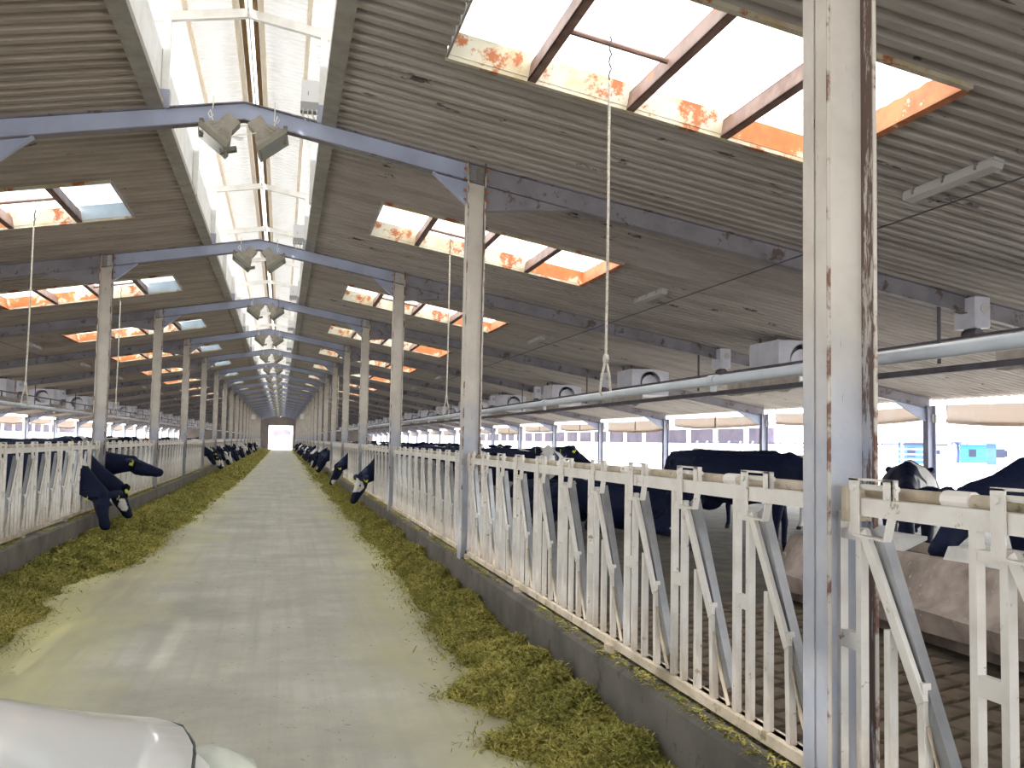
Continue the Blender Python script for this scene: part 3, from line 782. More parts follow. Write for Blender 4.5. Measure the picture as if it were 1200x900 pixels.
def fence(sg, n, full, mid):
    r = thing('headlock_fence', '', 'fence', (sg*W, Yn(n), 0))
    a, b = .11, S - .11
    part('top_rail', MB().box(-.022, .022, a, b, ZT - .032, ZT + .028), 'fence_paint', r)
    lr = part('lock_rail', MB().tube([(sg*.045, a, 1.502), (sg*.045, b, 1.502)], .021, 10), 'rail_dirty', r, smooth=True)
    if full or mid:
        for k in range(5):
            y = .9 + 1.344*k
            new('collar', cached(('lc', sg), lambda: MB().tube([(sg*.045, -.06, 1.502), (sg*.045, .06, 1.502)], .028, 10).mesh('collar', 'fence_paint')), lr, (0, y, 0))
    part('bottom_rail', MB().box(-.03, .03, a - .2, b + .2, .455, .50).box(min(sg*.0, sg*.045), max(sg*.0, sg*.045), a, b, .49, .50), 'rail_dirty', r)
    for y in (.12, 2.3, 4.55, 6.72):
        new('mount_block', cached('mb', lambda: MB().box(-.055, .03, -.05, .05, .41, .47).mesh('mount_block', 'rail_dirty')), r, (0, y, 0))
    for yy in (-.10, .10): part('post_clamp', MB().box(-.05, .05, yy - .014, yy + .014, 1.40, 1.52), 'rail_dirty', r)
    for k in range(10):
        y = .66 + .672*k
        if full:
            for key in ('upright_bar.a', 'upright_bar.b', 'cross_piece', 'cross_piece.u', 'short_bar.c', 'short_bar.e', 'brace_bar', 'swing_bar', 'pull_rod', 'latch_bracket'):
                nm, me = UM[sg][key]; q = new(nm, me, r, (0, y, 0))
                if key == 'swing_bar': q['label'] = 'grey slanting bar'
        elif mid:
            for key in ('stanchion', 'swing_bar', 'latch_bracket'):
                nm, me = UM[sg][key]; new(nm, me, r, (0, y, 0))
        else:
            nm, me = UM[sg]['far']; new(nm, me, r, (0, y, 0))
    return r
for sg in (1, -1):
    n0 = -1 if sg == 1 else 0
    for n in range(n0, NEND):
        r = fence(sg, n, n <= 1, n <= 5)
        k = n + 2 if sg == 1 else n
        if sg == 1 and n == -1: lab = 'white headlock fence section on the camera side of the big near post, before the trough'
        elif k == 0: lab = 'white headlock fence section on the car side hidden out of view'
        elif k <= 9: lab = '%s section of white slanting-bar headlock fence on the %s, counted along the alley' % (ORD[k], SIDE[sg])
        else: lab = 'white headlock fence section in the far end run on the %s' % SIDE[sg]
        r['label'] = lab; r['group'] = 'headlock fence sections on the %s' % SIDE[sg]

# ================================================================== FEED
def feed_h(x, y, sg):
    """height of the feed beside the curb; x is the distance from the ridge line"""
    n1 = vnoise(y*.55, x*0 + 3.3, 11 + sg); n2 = vnoise(y*1.7, x*0 + 7.7, 23 + sg); n3 = vnoise(x*4.5, y*4.5, 5 + sg); n4 = vnoise(x*11, y*11, 9 + sg)
    jit = -.16*(n1 - .5) - .20*(n2 - .5) - .10*(vnoise(y*5, x*0 + 1.1, 41 + sg) - .5)
    if sg == 1: edge = np.interp(y, [0, 4.1, 4.7, 5.1, 5.4, 6.1, 6.7, 7.4, 9.6, 13.4, 15, 19, 36, 90], [1.75, 1.6, 1.9, 1.62, 1.95, 1.60, 1.9, 1.80, 1.92, 2.06, 2.0, 1.92, 1.97, 2.06]) + jit*.8; H = .13 + .10*n1
    else: edge = np.interp(y, [5, 8.2, 9.2, 10.5, 12.6, 14.2, 17, 21, 27, 43, 85], [1.75, 1.62, 1.62, 1.72, 1.45, 1.28, 1.32, 1.18, 1.08, .96, .93]) + jit; H = .11 + .08*n1
    t = (x - edge)/(2.332 - edge)
    h = H*np.clip(t, 0, 1)**.75 * np.where(t > .8, 1 - (t - .8)*1.3, 1) * (.35 + 1.25*n3) + .075*(n4 - .45)*np.clip(t*3, 0, 1)
    return np.where(t > 0, np.maximum(h, 0) + .012*np.clip(t*6, 0, 1), -.03)
def grid_mesh(name, sg, y0, y1, dx, dy, mat):
    xs = np.arange(.75 if sg == -1 else 1.35, 2.32, dx); xs = np.append(xs, 2.332); ys = np.arange(y0, y1 + dy*.5, dy)
    X, Yg = np.meshgrid(xs, ys); Z = feed_h(X, Yg, sg)
    co = np.stack([sg*X, Yg, Z], -1).reshape(-1, 3); nx, ny = len(xs), len(ys)
    i = np.arange(ny - 1)[:, None]*nx + np.arange(nx - 1)[None]; q = np.stack([i, i + 1, i + nx + 1, i + nx], -1).reshape(-1, 4)
    zq = Z.reshape(-1)[q].max(1); q = q[zq > 0]
    if sg == -1: q = q[:, ::-1]
    return np_mesh(name, co, q, mat, True)
def np_mesh(name, co, q, mat, smooth=False):
    me = bpy.data.meshes.new(name); k = q.shape[1]
    me.vertices.add(len(co)); me.vertices.foreach_set('co', np.ascontiguousarray(co, dtype=np.float32).ravel())
    me.loops.add(q.size); me.loops.foreach_set('vertex_index', np.ascontiguousarray(q, dtype=np.int32).ravel())
    me.polygons.add(len(q)); me.polygons.foreach_set('loop_start', np.arange(0, q.size, k, dtype=np.int32))
    try: me.polygons.foreach_set('loop_total', np.full(len(q), k, dtype=np.int32))
    except Exception: pass
    me.materials.append(MATS[mat]); me.update(calc_edges=True); me.validate()
    if smooth: me.polygons.foreach_set('use_smooth', [True]*len(me.polygons))
    return me
rng = np.random.default_rng(4)
def fibres(sg, y0, y1, cnt, ln, wd, spread=.0):
    xs = rng.uniform(.9 if sg == -1 else 1.35, 2.325, cnt*3); ys = y0 + (y1 - y0)*rng.uniform(0, 1, cnt*3)**1.35
    h = feed_h(xs, ys, sg); keep = (h > 0) | ((feed_h(xs + .10, ys, sg) > 0) & (rng.uniform(0, 1, cnt*3) < .13)) | ((feed_h(xs + .28, ys, sg) > 0) & (rng.uniform(0, 1, cnt*3) < .02)); h = np.maximum(h, 0); xs, ys, h = xs[keep][:cnt], ys[keep][:cnt], h[keep][:cnt]; n = len(xs)
    return blades(sg*xs, ys, h, n, ln, wd, .75)
def blades(x, y, z, n, ln, wd, up):
    L = ln*rng.uniform(.5, 1.4, n); az = rng.uniform(0, 2*PI, n); el = rng.uniform(-.1, up, n)
    d = np.stack([np.cos(az)*np.cos(el), np.sin(az)*np.cos(el), np.sin(el)], -1); s = np.stack([-np.sin(az), np.cos(az), rng.uniform(-.6, .6, n)], -1)
    b = np.stack([x, y, z + .002], -1); w_ = wd*rng.uniform(.6, 1.4, n)[:, None]; L = L[:, None]
    mid = b + d*L*.55 + np.array([0, 0, 1])*L*.08
    tip = b + d*L - np.array([0, 0, 1])*L*.10
    tip[:, 2] = np.maximum(tip[:, 2], z*.0 + .003)
    co = np.stack([b - s*w_*.4, b + s*w_*.4, mid + s*w_*.5, mid - s*w_*.5, tip], 1).reshape(-1, 3)
    i = np.arange(n)[:, None]*5
    tri = np.concatenate([i + np.array([[0, 1, 2]]), i + np.array([[0, 2, 3]]), i + np.array([[3, 2, 4]])])
    return co, tri
for sg in (1, -1):
    y0 = -1 if sg == 1 else 7
    r = new('green_feed', grid_mesh('green_feed', sg, y0, 30, .03, .035, 'feed'))
    tag(r, 'chopped green feed heaped along the %s fence' % SIDE[sg], 'feed', None, 'stuff')
    new('feed_ridge', grid_mesh('feed_ridge', sg, 30, YEND - .2, .08, .12, 'feed'), r)
    parts_ = [fibres(sg, y0, 14 if sg == 1 else 20, 70000 if sg == 1 else 46000, .06, .006), fibres(sg, 12, 40, 26000, .09, .011), fibres(sg, 38, 120, 9000, .14, .03)]
    nn_ = 15000; xr = rng.uniform(2.345, 2.60, nn_); yr = y0 + 34*rng.uniform(0, 1, nn_)**1.3; kp = (vnoise(yr*1.3, xr*6, 61) > .35) & (np.abs((yr - Y0 + S/2) % S - S/2) > .22)
    cco, ctri = blades(sg*xr[kp], yr[kp], np.full(kp.sum(), .425), kp.sum(), .05, .007, .25)
    q_ = new('feed_residue', np_mesh('feed_residue', cco, ctri, 'feed_fibre'), bpy.data.objects['trim_1' if sg == 1 else 'trim_2']); q_['kind'] = 'stuff'
    off = 0; cs, ts = [], []
    for co, tri in parts_: cs.append(co); ts.append(tri + off); off += len(co)
    new('feed_fibre', np_mesh('feed_fibre', np.clip(np.concatenate(cs), (-2.338, -99, -1), (2.338, 999, 9)), np.concatenate(ts), 'feed_fibre'), r)
# loose wisps that fell on the alley
n = 1600; xs = rng.normal(0, 1.1, n); xs = np.clip(xs*.5 + .35, -.8, 1.5); ys = 2.5 + 20*rng.uniform(0, 1, n)**1.6
co, tri = blades(xs, ys, np.zeros(n), n, .028, .0035, .05)
tag(new('loose_straw', np_mesh('loose_straw', co, tri, 'feed_fibre')), 'loose straw wisps scattered over the concrete alley floor', 'straw', None, 'stuff')

# ================================================================== TROUGH
tr = thing('water_trough', 'long concrete drinking trough with white covers behind the headlock fence', 'trough', (0, 0, .1))
prof = [(5.62, 0), (5.62, .10), (5.40, .14), (5.37, .30), (5.47, .36), (5.55, .52), (5.60, .64), (5.66, .68), (5.78, .68), (5.82, .55), (6.32, .55), (6.36, .68), (6.50, .68), (6.56, .5), (6.56, 0)]
ys = [8.75 - .35*i for i in range(26)]
vs = []; rr = random.Random(7)
for i, y in enumerate(ys):
    e = 1 if i else .97
    for x, z in prof: vs.append((x + rr.uniform(-.012, .012), y, z*e + (rr.uniform(-.01, .01) if z > .2 else 0)))
k = len(prof); mb = MB()
mb.add(vs, [(i*k + j, i*k + j + 1, (i + 1)*k + j + 1, (i + 1)*k + j) for i in range(len(ys) - 1) for j in range(k - 1)])
mb.add(vs[:k], [(0, 1, 2, 3, 4, 5, 6, 7, 8, 9), (0, 9, 10, 14), (10, 11, 12, 13, 14)])
part('basin', mb, 'trough_concrete', tr, smooth=True)
def cover(y0, y1):
    return MB().add([(5.70, y0, .68), (5.70, y1, .68), (5.70, y1 - .06, .79), (5.70, y0 + .06, .79), (6.02, y0 + .1, .80), (6.02, y1 - .1, .80), (6.02, y1 - .1, .77), (6.02, y0 + .1, .77), (5.72, y0 + .02, .68), (5.72, y1 - .02, .68)],
                    [(0, 1, 2, 3), (3, 2, 5, 4), (4, 5, 6, 7), (1, 9, 6, 5, 2), (0, 3, 4, 7, 8), (7, 6, 9, 8), (0, 8, 9, 1)])
part('cover', cover(7.05, 8.45), 'white_paint', tr); part('cover', cover(5.1, 6.55), 'white_paint', tr); part('cover', cover(2.2, 4.95), 'white_paint', tr)
mb = MB().add([(5.8, 0.2, .60), (6.34, .2, .60), (6.34, 8.7, .60), (5.8, 8.7, .60)], [(0, 1, 2, 3)])
t = NT('water'); t.set(.05); t.color((.02, .03, .03)); t.b.inputs['Transmission Weight'].default_value = .3
part('water', mb, 'water', tr)

# ================================================================== COWS
def blob_mesh(name, blobs, voxel=.024, smooth=5):
    bm = bmesh.new()
    for (x, y, z), (a, b, c), rot in blobs:
        M = Matrix.Translation((x, y, z)) @ rot.to_4x4() @ Matrix.Diagonal((a, b, c, 1))
        bmesh.ops.create_icosphere(bm, subdivisions=2, radius=1, matrix=M)
    me = bpy.data.meshes.new('blob'); bm.to_mesh(me); bm.free()
    o = bpy.data.objects.new('blob', me); C.objects.link(o)
    rm = o.modifiers.new('r', 'REMESH'); rm.mode = 'VOXEL'; rm.voxel_size = voxel
    sm = o.modifiers.new('s', 'SMOOTH'); sm.factor = .5; sm.iterations = smooth
    dg = bpy.context.evaluated_depsgraph_get(); dg.update()
    out = bpy.data.meshes.new_from_object(o.evaluated_get(dg)); out.name = name
    bpy.data.objects.remove(o); bpy.data.meshes.remove(me)
    out.materials.clear(); out.materials.append(MATS['coat'])
    out.polygons.foreach_set('use_smooth', [True]*len(out.polygons))
    return out
I3 = Matrix.Identity(3)
def sweep(pts, step=.035):
    """pts: (x, y, z, half width sideways, half height); a chain of ellipsoids along it"""
    out = []
    for p, q in zip(pts[:-1], pts[1:]):
        a, b = Vector(p[:3]), Vector(q[:3]); L = (b - a).length; d = (b - a).normalized()
        side = Vector((0, 1, 0)); side = (side - d*side.dot(d)); side = side.normalized() if side.length > .2 else Vector((1, 0, 0))
        up = d.cross(side); rot = Matrix((d, side, up)).transposed()
        n = max(1, int(L/step))
        for i in range(n + 1):
            t = i/n; c = a.lerp(b, t); wv = p[3] + (q[3] - p[3])*t; hv = p[4] + (q[4] - p[4])*t
            out.append((tuple(c), (max(.03, min(wv, hv)*.6), wv, hv), rot))
    return out
def cow_blobs(pose, poll, mz, lie=False, stance=0.):
    B = []; dz = -.60 if lie else 0
    body = [(-.92, 0, 1.20, .13, .15), (-.80, 0, 1.18, .23, .22), (-.60, 0, 1.14, .285, .285), (-.30, 0, 1.06, .335, .355), (.0, 0, 1.03, .36, .385), (.32, 0, 1.06, .315, .355), (.55, 0, 1.10, .25, .32), (.70, 0, 1.08, .19, .26)]
    B += sweep([(x, y, z + dz, a, b) for x, y, z, a, b in body])
    B += sweep([(-.95, 0, 1.36 + dz, .05, .05), (-.55, 0, 1.395 + dz, .07, .05), (0, 0, 1.385 + dz, .07, .05), (.5, 0, 1.40 + dz, .06, .05)])
    for s in (1, -1):
        B.append(((-.56, s*.245, 1.305 + dz), (.07, .05, .05), I3)); B.append(((-.93, s*.12, 1.26 + dz), (.05, .05, .05), I3))
        if not lie:
            st = stance*s
            B += sweep([(.56, s*.18, 1.0, .10, .17), (.53, s*.20, .78, .085, .105), (.56 + st, s*.19, .45, .055, .058), (.55 + st, s*.19, .16, .042, .042), (.57 + st, s*.19, .05, .055, .055), (.60 + st, s*.19, .03, .055, .03)], .03)
            B += sweep([(-.72, s*.16, 1.02, .11, .22), (-.58, s*.22, .76, .085, .14), (-.80 - st, s*.20, .50, .05, .07), (-.78 - st, s*.19, .17, .042, .045), (-.74 - st, s*.19, .05, .055, .055), (-.70 - st, s*.19, .03, .055, .03)], .03)
        else:
            B += sweep([(.60, s*.22, .34, .12, .16), (.78, s*.24, .14, .07, .07), (.50, s*.28, .07, .055, .055)], .03)
            B += sweep([(-.60, s*.28, .34, .14, .2), (-.25, s*.40, .16, .09, .09), (-.62, s*.42, .07, .055, .055)], .03)
    if not lie: B.append(((-.42, 0, .70), (.20, .15, .13), I3))
    B += sweep([(-1.0, 0, 1.30 + dz, .035, .035), (-1.06, 0, 1.05 + dz, .028, .028), (-1.05, .03, max(.2, .72 + dz), .025, .025), (-1.05, .05, max(.12, .52 + dz), .04, .04)], .03)
    # neck and head
    P = Vector(poll); D = Vector(mz).normalized(); n0 = Vector((.62, 0, 1.16 + dz))
    mid = n0.lerp(P, .5) + Vector((0, 0, -.03))
    B += sweep([(n0.x, n0.y, n0.z, .175, .29), (mid.x, mid.y, mid.z, .125, .215), (P.x, P.y, P.z, .10, .145)])
    B += sweep([(.70, 0, .86 + dz*.9, .05, .10), (n0.lerp(P, .45).x, n0.lerp(P, .45).y, n0.lerp(P, .45).z - .20, .035, .07)])
    H = lambda t, dn=0: P + D*t
    up = Vector((0, 0, 1)) - D*D.z
    if up.length < .2: up = Vector((-1, 0, 0)) - D*(-D.x)
    up = -up.normalized() if D.x < -.1 else up.normalized()
    sd = D.cross(up).normalized()
    rot = Matrix((D, sd, up)).transposed()
    for t, a, b, u in [(i/17*.52, None, None, 0) for i in range(18)]:
        prof = [(0, .095, .12), (.09, .120, .145), (.20, .108, .135), (.31, .086, .115), (.40, .082, .098), (.46, .096, .092), (.52, .084, .072)]
        for (t0, a0, b0), (t1, a1, b1) in zip(prof[:-1], prof[1:]):
            if t0 - 1e-6 <= t <= t1 + 1e-6:
                k = (t - t0)/(t1 - t0); wv = a0 + (a1 - a0)*k; hv = b0 + (b1 - b0)*k; break
        c = P + D*t + up*(.115 - .05*t/.5 - hv)
        B.append((tuple(c), (.05, wv, hv), rot))
    for s in (1, -1):
        c = P - D*.01 + sd*s*.21 + up*.05
        ed = (sd*s - D*.22 - up*.10).normalized(); eu = ed.cross(D).normalized(); ev = eu.cross(ed)
        B.append((tuple(c), (.15, .078 if abs(eu.dot(D)) > .5 else .034, .034 if abs(eu.dot(D)) > .5 else .078), Matrix((ed, eu, ev)).transposed()))
        c = P + D*.15 + sd*s*.098 + up*.055; B.append((tuple(c), (.045, .03, .03), rot))       # brow
    B.append((tuple(P + up*.095 + D*.0), (.06, .06, .05), rot))
    return B, P, D, up, sd
POSES = {'feed': ((1.27, 0, .72), (.40, 0, -.92)), 'feed_near': ((1.24, -.26, .66), (.22, -.34, -.9)), 'feed_away': ((1.28, .20, .72), (.34, .26, -.9)), 'stand': ((1.22, 0, 1.40), (.80, 0, -.55)), 'reach': ((1.38, 0, 1.14), (.93, 0, -.30)),
         'drink': ((1.22, 0, 1.08), (.62, 0, -.78)), 'side': ((1.22, .06, .92), (.25, .55, -.75)), 'lie': ((1.08, .1, .86), (.75, .35, -.45))}
PR = {}
def cow_proto(pose):
    poll, mz = POSES[pose]; lie = pose == 'lie'
    B, P, D, up, sd = cow_blobs(pose, poll, mz, lie, .06 if pose in ('stand', 'drink') else .03)
    me = blob_mesh('cow', B)
    o = new('cow', me)
    eye = cached('eyeme', lambda: _ico('eye', .019, 'eye'))
    for s in (1, -1):
        e = new('eye', eye, o, P + D*.165 + sd*s*.116 + up*.035)
    tg = MB().box(-.032, .032, -.004, .004, -.075, 0).box(-.018, .018, -.006, .006, 0, .02)
    tme = cached('tagme', lambda: tg.mesh('ear_tag', 'tag_yellow'))
    for s in (1, -1):
        q = new('ear_tag', tme, o, P + D*.035 + sd*s*.25 + up*.05)
        xa = D.cross(sd*s).normalized() if False else (D + Vector((0, 0, 0))).normalized()
        q.rotation_euler = Matrix((sd*s, up, -D)).transposed().to_euler() if False else Matrix((up.cross(sd).normalized(), sd, up)).transposed().to_euler()
        q['label'] = 'yellow plastic ear tag'
    return o
def _ico(name, r, mat):
    bm = bmesh.new(); bmesh.ops.create_icosphere(bm, subdivisions=2, radius=r); me = bpy.data.meshes.new(name); bm.to_mesh(me); bm.free()
    me.materials.append(MATS[mat]); me.polygons.foreach_set('use_smooth', [True]*len(me.polygons)); return me
def cow(pose, x, y, heading, label, seed, white=.62, group=None, brown=0., s=1., z=.1, parts=True, patch=(0., 0., 0., -1.)):
    if pose not in PR:
        o = PR[pose] = cow_proto(pose)
    else: o = dup(PR[pose], parts=parts)
    o.location = (x, y, z); o.rotation_euler = (0, 0, heading); o.scale = (s, s, s)
    o.color = (seed, white, brown, 1)
    for k in ('label', 'group'):
        if k in o: del o[k]
    o['patch'] = patch[:3]; o['patch_radius'] = patch[3]
    tag(o, label, 'cow', group)
    return o
def gap(y):
    """the neck opening of the headlock nearest to y"""
    ys = [Yn(n) + .66 + .672*k - .39 for n in range(-1, NEND) for k in range(10)]
    return min(ys, key=lambda q: abs(q - y))
USED = {1: set(), -1: set()}
def feeder(sg, pose, y, turn, label, seed, white, group=None, s=1., parts=True, reach=.98, patch=(0., 0., 0., -1.)):
    """a cow with its neck through the fence; turn > 0 points the muzzle towards larger y"""
    yo = gap(y)
    while round(yo, 2) in USED[sg]: yo = gap(yo + .672)
    USED[sg].add(round(yo, 2)); a = R(turn)
    h = a if sg == -1 else PI - a
    return cow(pose, sg*(W + reach*s*math.cos(a)), yo - reach*s*math.sin(a), h, label, seed, white, group, s=s, parts=parts, patch=patch)
# three heads through the fence on the car side
feeder(-1, 'feed_near', 15.5, 0, 'black cow with white nape at the car side fence, muzzle deep in the feed', .31, .68, s=.95, reach=.9, patch=(.86, .0, 1.32, .24))
feeder(-1, 'feed_away', 16.2, 0, 'black cow between two others on the car side, head low and turned away', .47, .68, s=.95, reach=.88, patch=(1.42, .10, .42, .13))
feeder(-1, 'reach', 16.9, -3, 'black cow lifting its head level out of the car side fence', .12, .70, s=.95, reach=.86)
gl = 'cows feeding far down the car side'
L_Y = [38.2, 41.6, 43.0, 45.2, 48.0, 50.5, 52.4, 55.8, 58.2, 61.0, 64.5, 67, 71, 76, 80, 86, 93, 100, 108]
for i, y in enumerate(L_Y):
    thr = (.9, .55, .56, .9, .50, .46, .55)[i % 7]
    feeder(-1, 'feed' if i % 3 else 'side', y, -8 + 16*((i*37 % 10)/10), 'black and white cow feeding in the distant row through the car side fence' if i else 'black cow heading the distant feeding row on the car side', .07*i + .03, thr, gl, parts=False)
feeder(1, 'feed', 20.2, -22, 'black cow with a white face blaze, alone in the trough side feed', .63, .68, patch=(1.40, 0., .58, .15))
feeder(1, 'feed', 28.4, -12, 'second black cow alone at the trough side feed, beyond the blazed one', .77, .66)
gr = 'cows feeding far down the trough side'
for i, y in enumerate([38.6, 39.9, 41.4, 45.3, 48.5, 52.3, 55.0, 58.6, 62.4, 67, 71, 75.5, 82, 89, 95.4, 104, 113]):
    feeder(1, 'feed' if i % 4 != 2 else 'side', y, -10 + 20*((i*53 % 10)/10), 'black cow of the distant row feeding through the trough side fence' if i else 'black cow heading the distant feeding row on the trough side', .093*i + .4, (.75, .6, .9, .54, .56, .5)[i % 6], gr, parts=False)
# cows standing and lying in the pens behind the trough side fence
cow('drink', 7.42, 6.8, PI + R(2), 'large black cow drinking from the concrete trough between its white covers', .2, .9, s=1.06)
cow('drink', 7.75, 9.7, R(-128), 'black and white cow drinking end-on behind the big near post', .2, .70, s=1.0, patch=(.42, .16, 1.36, .30))
cow('drink', 7.1, 12.7, R(-29), 'broad black cow standing side-on by the end of the trough', .9, .68, s=1.05)
cow('stand', 9.4, 16.2, R(150), 'white-patched cow standing behind the broad black cow', .14, .47)
cow('lie', 6.45, 15.2, R(160), 'black cow lying in the mud behind the headlock fence', .35, .75, s=1.05)
cow('lie', 5.75, 16.9, R(-18), 'second black cow lying in the mud, farther along than the first', .52, .8, s=1.05)
cow('stand', 6.1, 19.2, R(-110), 'pale black-spotted cow standing end-on past the lying cows', .66, .47)
cow('stand', 5.7, 20.6, R(-10), 'black cow with white spots standing side-on beyond the pale cow', .81, .60)
cow('stand', 5.9, 23.4, R(75), 'black cow with white striped rump turned away from the alley', .44, .54)
cow('lie', 8.0, 18.9, R(200), 'grey-white cow lying beyond the mud by the outer posts', .72, .48)
gp = 'cows standing deep in the trough side pens'
for i, (x, y, h) in enumerate([(5.6, 29, 80), (6.6, 32.5, 95), (5.9, 36, 70), (7.6, 39, 20), (5.9, 43, 90), (7.2, 47, 160), (6.0, 52, 85), (7.6, 56, 0), (6.0, 63, 80), (6.4, 72, 30), (5.2, 84, 90)]):
    cow('stand', x, y, R(h), 'black and white cow standing deep in the distant trough side pens', .137*i + .05, (.75, .6, .8, .5, .58)[i % 5], gp, parts=False)
gq = 'cows standing deep in the car side pens'
for i, (x, y, h, br) in enumerate([(-4.9, 20.3, 12, 0), (-5.3, 23.4, 170, 0), (-5.6, 27.4, 60, 0), (-5.4, 31.5, 20, .0), (-6.2, 35, 0, 1), (-6.4, 38.5, 75, 0), (-6.9, 43, 10, 0), (-6.4, 48, 165, 1), (-6.8, 55, 30, 0), (-6.4, 63, 90, 0), (-6.8, 74, 0, 0)]):
    cow('stand' if i != 0 else 'lie' if False else 'stand', x, y, R(h), 'cow standing deep in the distant car side pens' if i > 1 else ('black cow side-on behind the car side fence by the picture edge', 'dark cow side-on behind the first one on the car side')[i], .171*i + .2, (.68, .62, .49, .55, .52)[i % 5], gq, br, parts=i < 2)

# ================================================================== CAR
XCAR = -.46
def car():
    r = thing('car', 'white car whose bonnet reaches into the bottom corner of the alley', 'car', (XCAR, 0, 0))
    r.scale = (1, 1.0, 1.092)
    # body stations: y, half width, height of the middle, height of the shoulder
    st = [(2.72, .30, .70, .66), (2.69, .46, .81, .75), (2.60, .62, .885, .81), (2.47, .745, .925, .855), (2.30, .825, .95, .882), (2.08, .875, .965, .905), (1.8, .893, .985, .925), (1.4, .90, 1.0, .94), (1.1, .90, 1.02, .95), (.7, .90, 1.04, .96), (-.6, .90, 1.03, .96), (-1.6, .88, 1.0, .95), (-1.9, .78, .87, .83), (-1.98, .6, .7, .7)]
    vs = []; prof = []
    for y, hw, hc, hs in st:
        row = [(-hw*.93, .28), (-hw, .5), (-hw, hs - .14), (-hw*.985, hs - .05), (-hw*.93, hs), (-hw*.80, hs + (hc - hs)*.42), (-hw*.5, hs + (hc - hs)*.8), (0, hc)]
        row += [(-x, z) for x, z in row[-2::-1]]
        vs += [(x, y, z) for x, z in row]; k = len(row)
    mb = MB().add(vs, [(i*k + j, i*k + j + 1, (i + 1)*k + j + 1, (i + 1)*k + j) for i in range(len(st) - 1) for j in range(k - 1)])
    mb.add(vs[:k], [tuple(range(k))]); mb.add(vs[-k:], [tuple(range(k))[::-1]])
    b = part('body', mb, 'car_white', r, smooth=True)
    sub = b.modifiers.new('s', 'SUBSURF'); sub.levels = 2; sub.render_levels = 2
    # bonnet, a raised panel whose edge leaves a dark gap
    def zt(y, t):
        for a, c in zip(st[:-1], st[1:]):
            if c[0] <= y <= a[0]:
                q = (a[0] - y)/(a[0] - c[0]); hw, hc, hs = [a[i] + (c[i] - a[i])*q for i in (1, 2, 3)]; break
        x = t*hw; u = abs(t)
        z = hc + (hs + (hc - hs)*.8 - hc)*(u/.5)**1.6 if u < .5 else hs + (hc - hs)*(.8 - .38*(u - .5)/.3)
        return x, z
    bv = []; ny, nx = 14, 16
    for i in range(ny + 1):
        y = 1.12 + (2.58 - 1.12)*i/ny
        for j in range(nx + 1):
            t = -.90 + 1.8*j/nx; x, z = zt(y, t)
            c = .006 + .032*math.exp(-(t/.58)**6)*min(1, (2.62 - y)/.25)
            bv.append((x, y, z + c))
    mb = MB().add(bv, [(i*(nx + 1) + j, i*(nx + 1) + j + 1, (i + 1)*(nx + 1) + j + 1, (i + 1)*(nx + 1) + j) for i in range(ny) for j in range(nx)])
    o = part('bonnet', mb, 'car_white', r, smooth=True); so_ = o.modifiers.new('t', 'SOLIDIFY'); so_.thickness = .012; so_.offset = -1
    for s in (1, -1):
        pts = []
        for i in range(ny + 1):
            y = 1.12 + (2.50 - 1.12)*i/ny; x, z = zt(y, s*.905); pts.append((x, y, z + .002))
        part('panel_gap', MB().tube(pts, .0035, 6), 'car_dark', r)
        hl = new('headlamp', cached('hlm', lambda: _ico('headlamp', 1, 'car_lamp')), r, (s*.80, 2.20, .815), (R(-10), 0, R(30*s))); hl.scale = (.10, .21, .075)
        hl['label'] = 'pale glassy headlamp'
    g = MB(); gl_ = [(1.10, .74, 1.06), (.45, .60, 1.45)]
    part('windscreen', MB().add([(-.74, 1.1, 1.05), (.74, 1.1, 1.05), (.58, .45, 1.47), (-.58, .45, 1.47)], [(0, 1, 2, 3)]), 'car_glass', r)
    cb = MB(); row = lambda y, w_, z: [(-w_, y, z), (w_, y, z)]
    part('roof', MB().add([(-.58, .45, 1.47), (.58, .45, 1.47), (.60, -.3, 1.51), (-.60, -.3, 1.51), (.58, -1.3, 1.46), (-.58, -1.3, 1.46), (.72, -1.85, 1.02), (-.72, -1.85, 1.02)], [(0, 1, 2, 3), (3, 2, 4, 5), (5, 4, 6, 7)]), 'car_white', r)
    for s in (1, -1):
        part('side_window', MB().add([(s*.745, 1.1, 1.04), (s*.585, .45, 1.47), (s*.605, -.3, 1.51), (s*.585, -1.3, 1.46), (s*.725, -1.85, 1.02), (s*.80, -.6, 1.03)], [(0, 1, 2, 3, 4, 5)]), 'car_glass', r)
        for y in (1.75, -1.15):
            part('wheel', MB().tube([(s*.70, y, .31), (s*.74, y, .31), (s*.86, y, .31), (s*.885, y, .31)], [.27, .31, .31, .27], 24), 'tyre', r, smooth=True)
    part('grille', MB().box(-.42, .42, 2.60, 2.68, .50, .64), 'car_dark', r)
    return r
car()

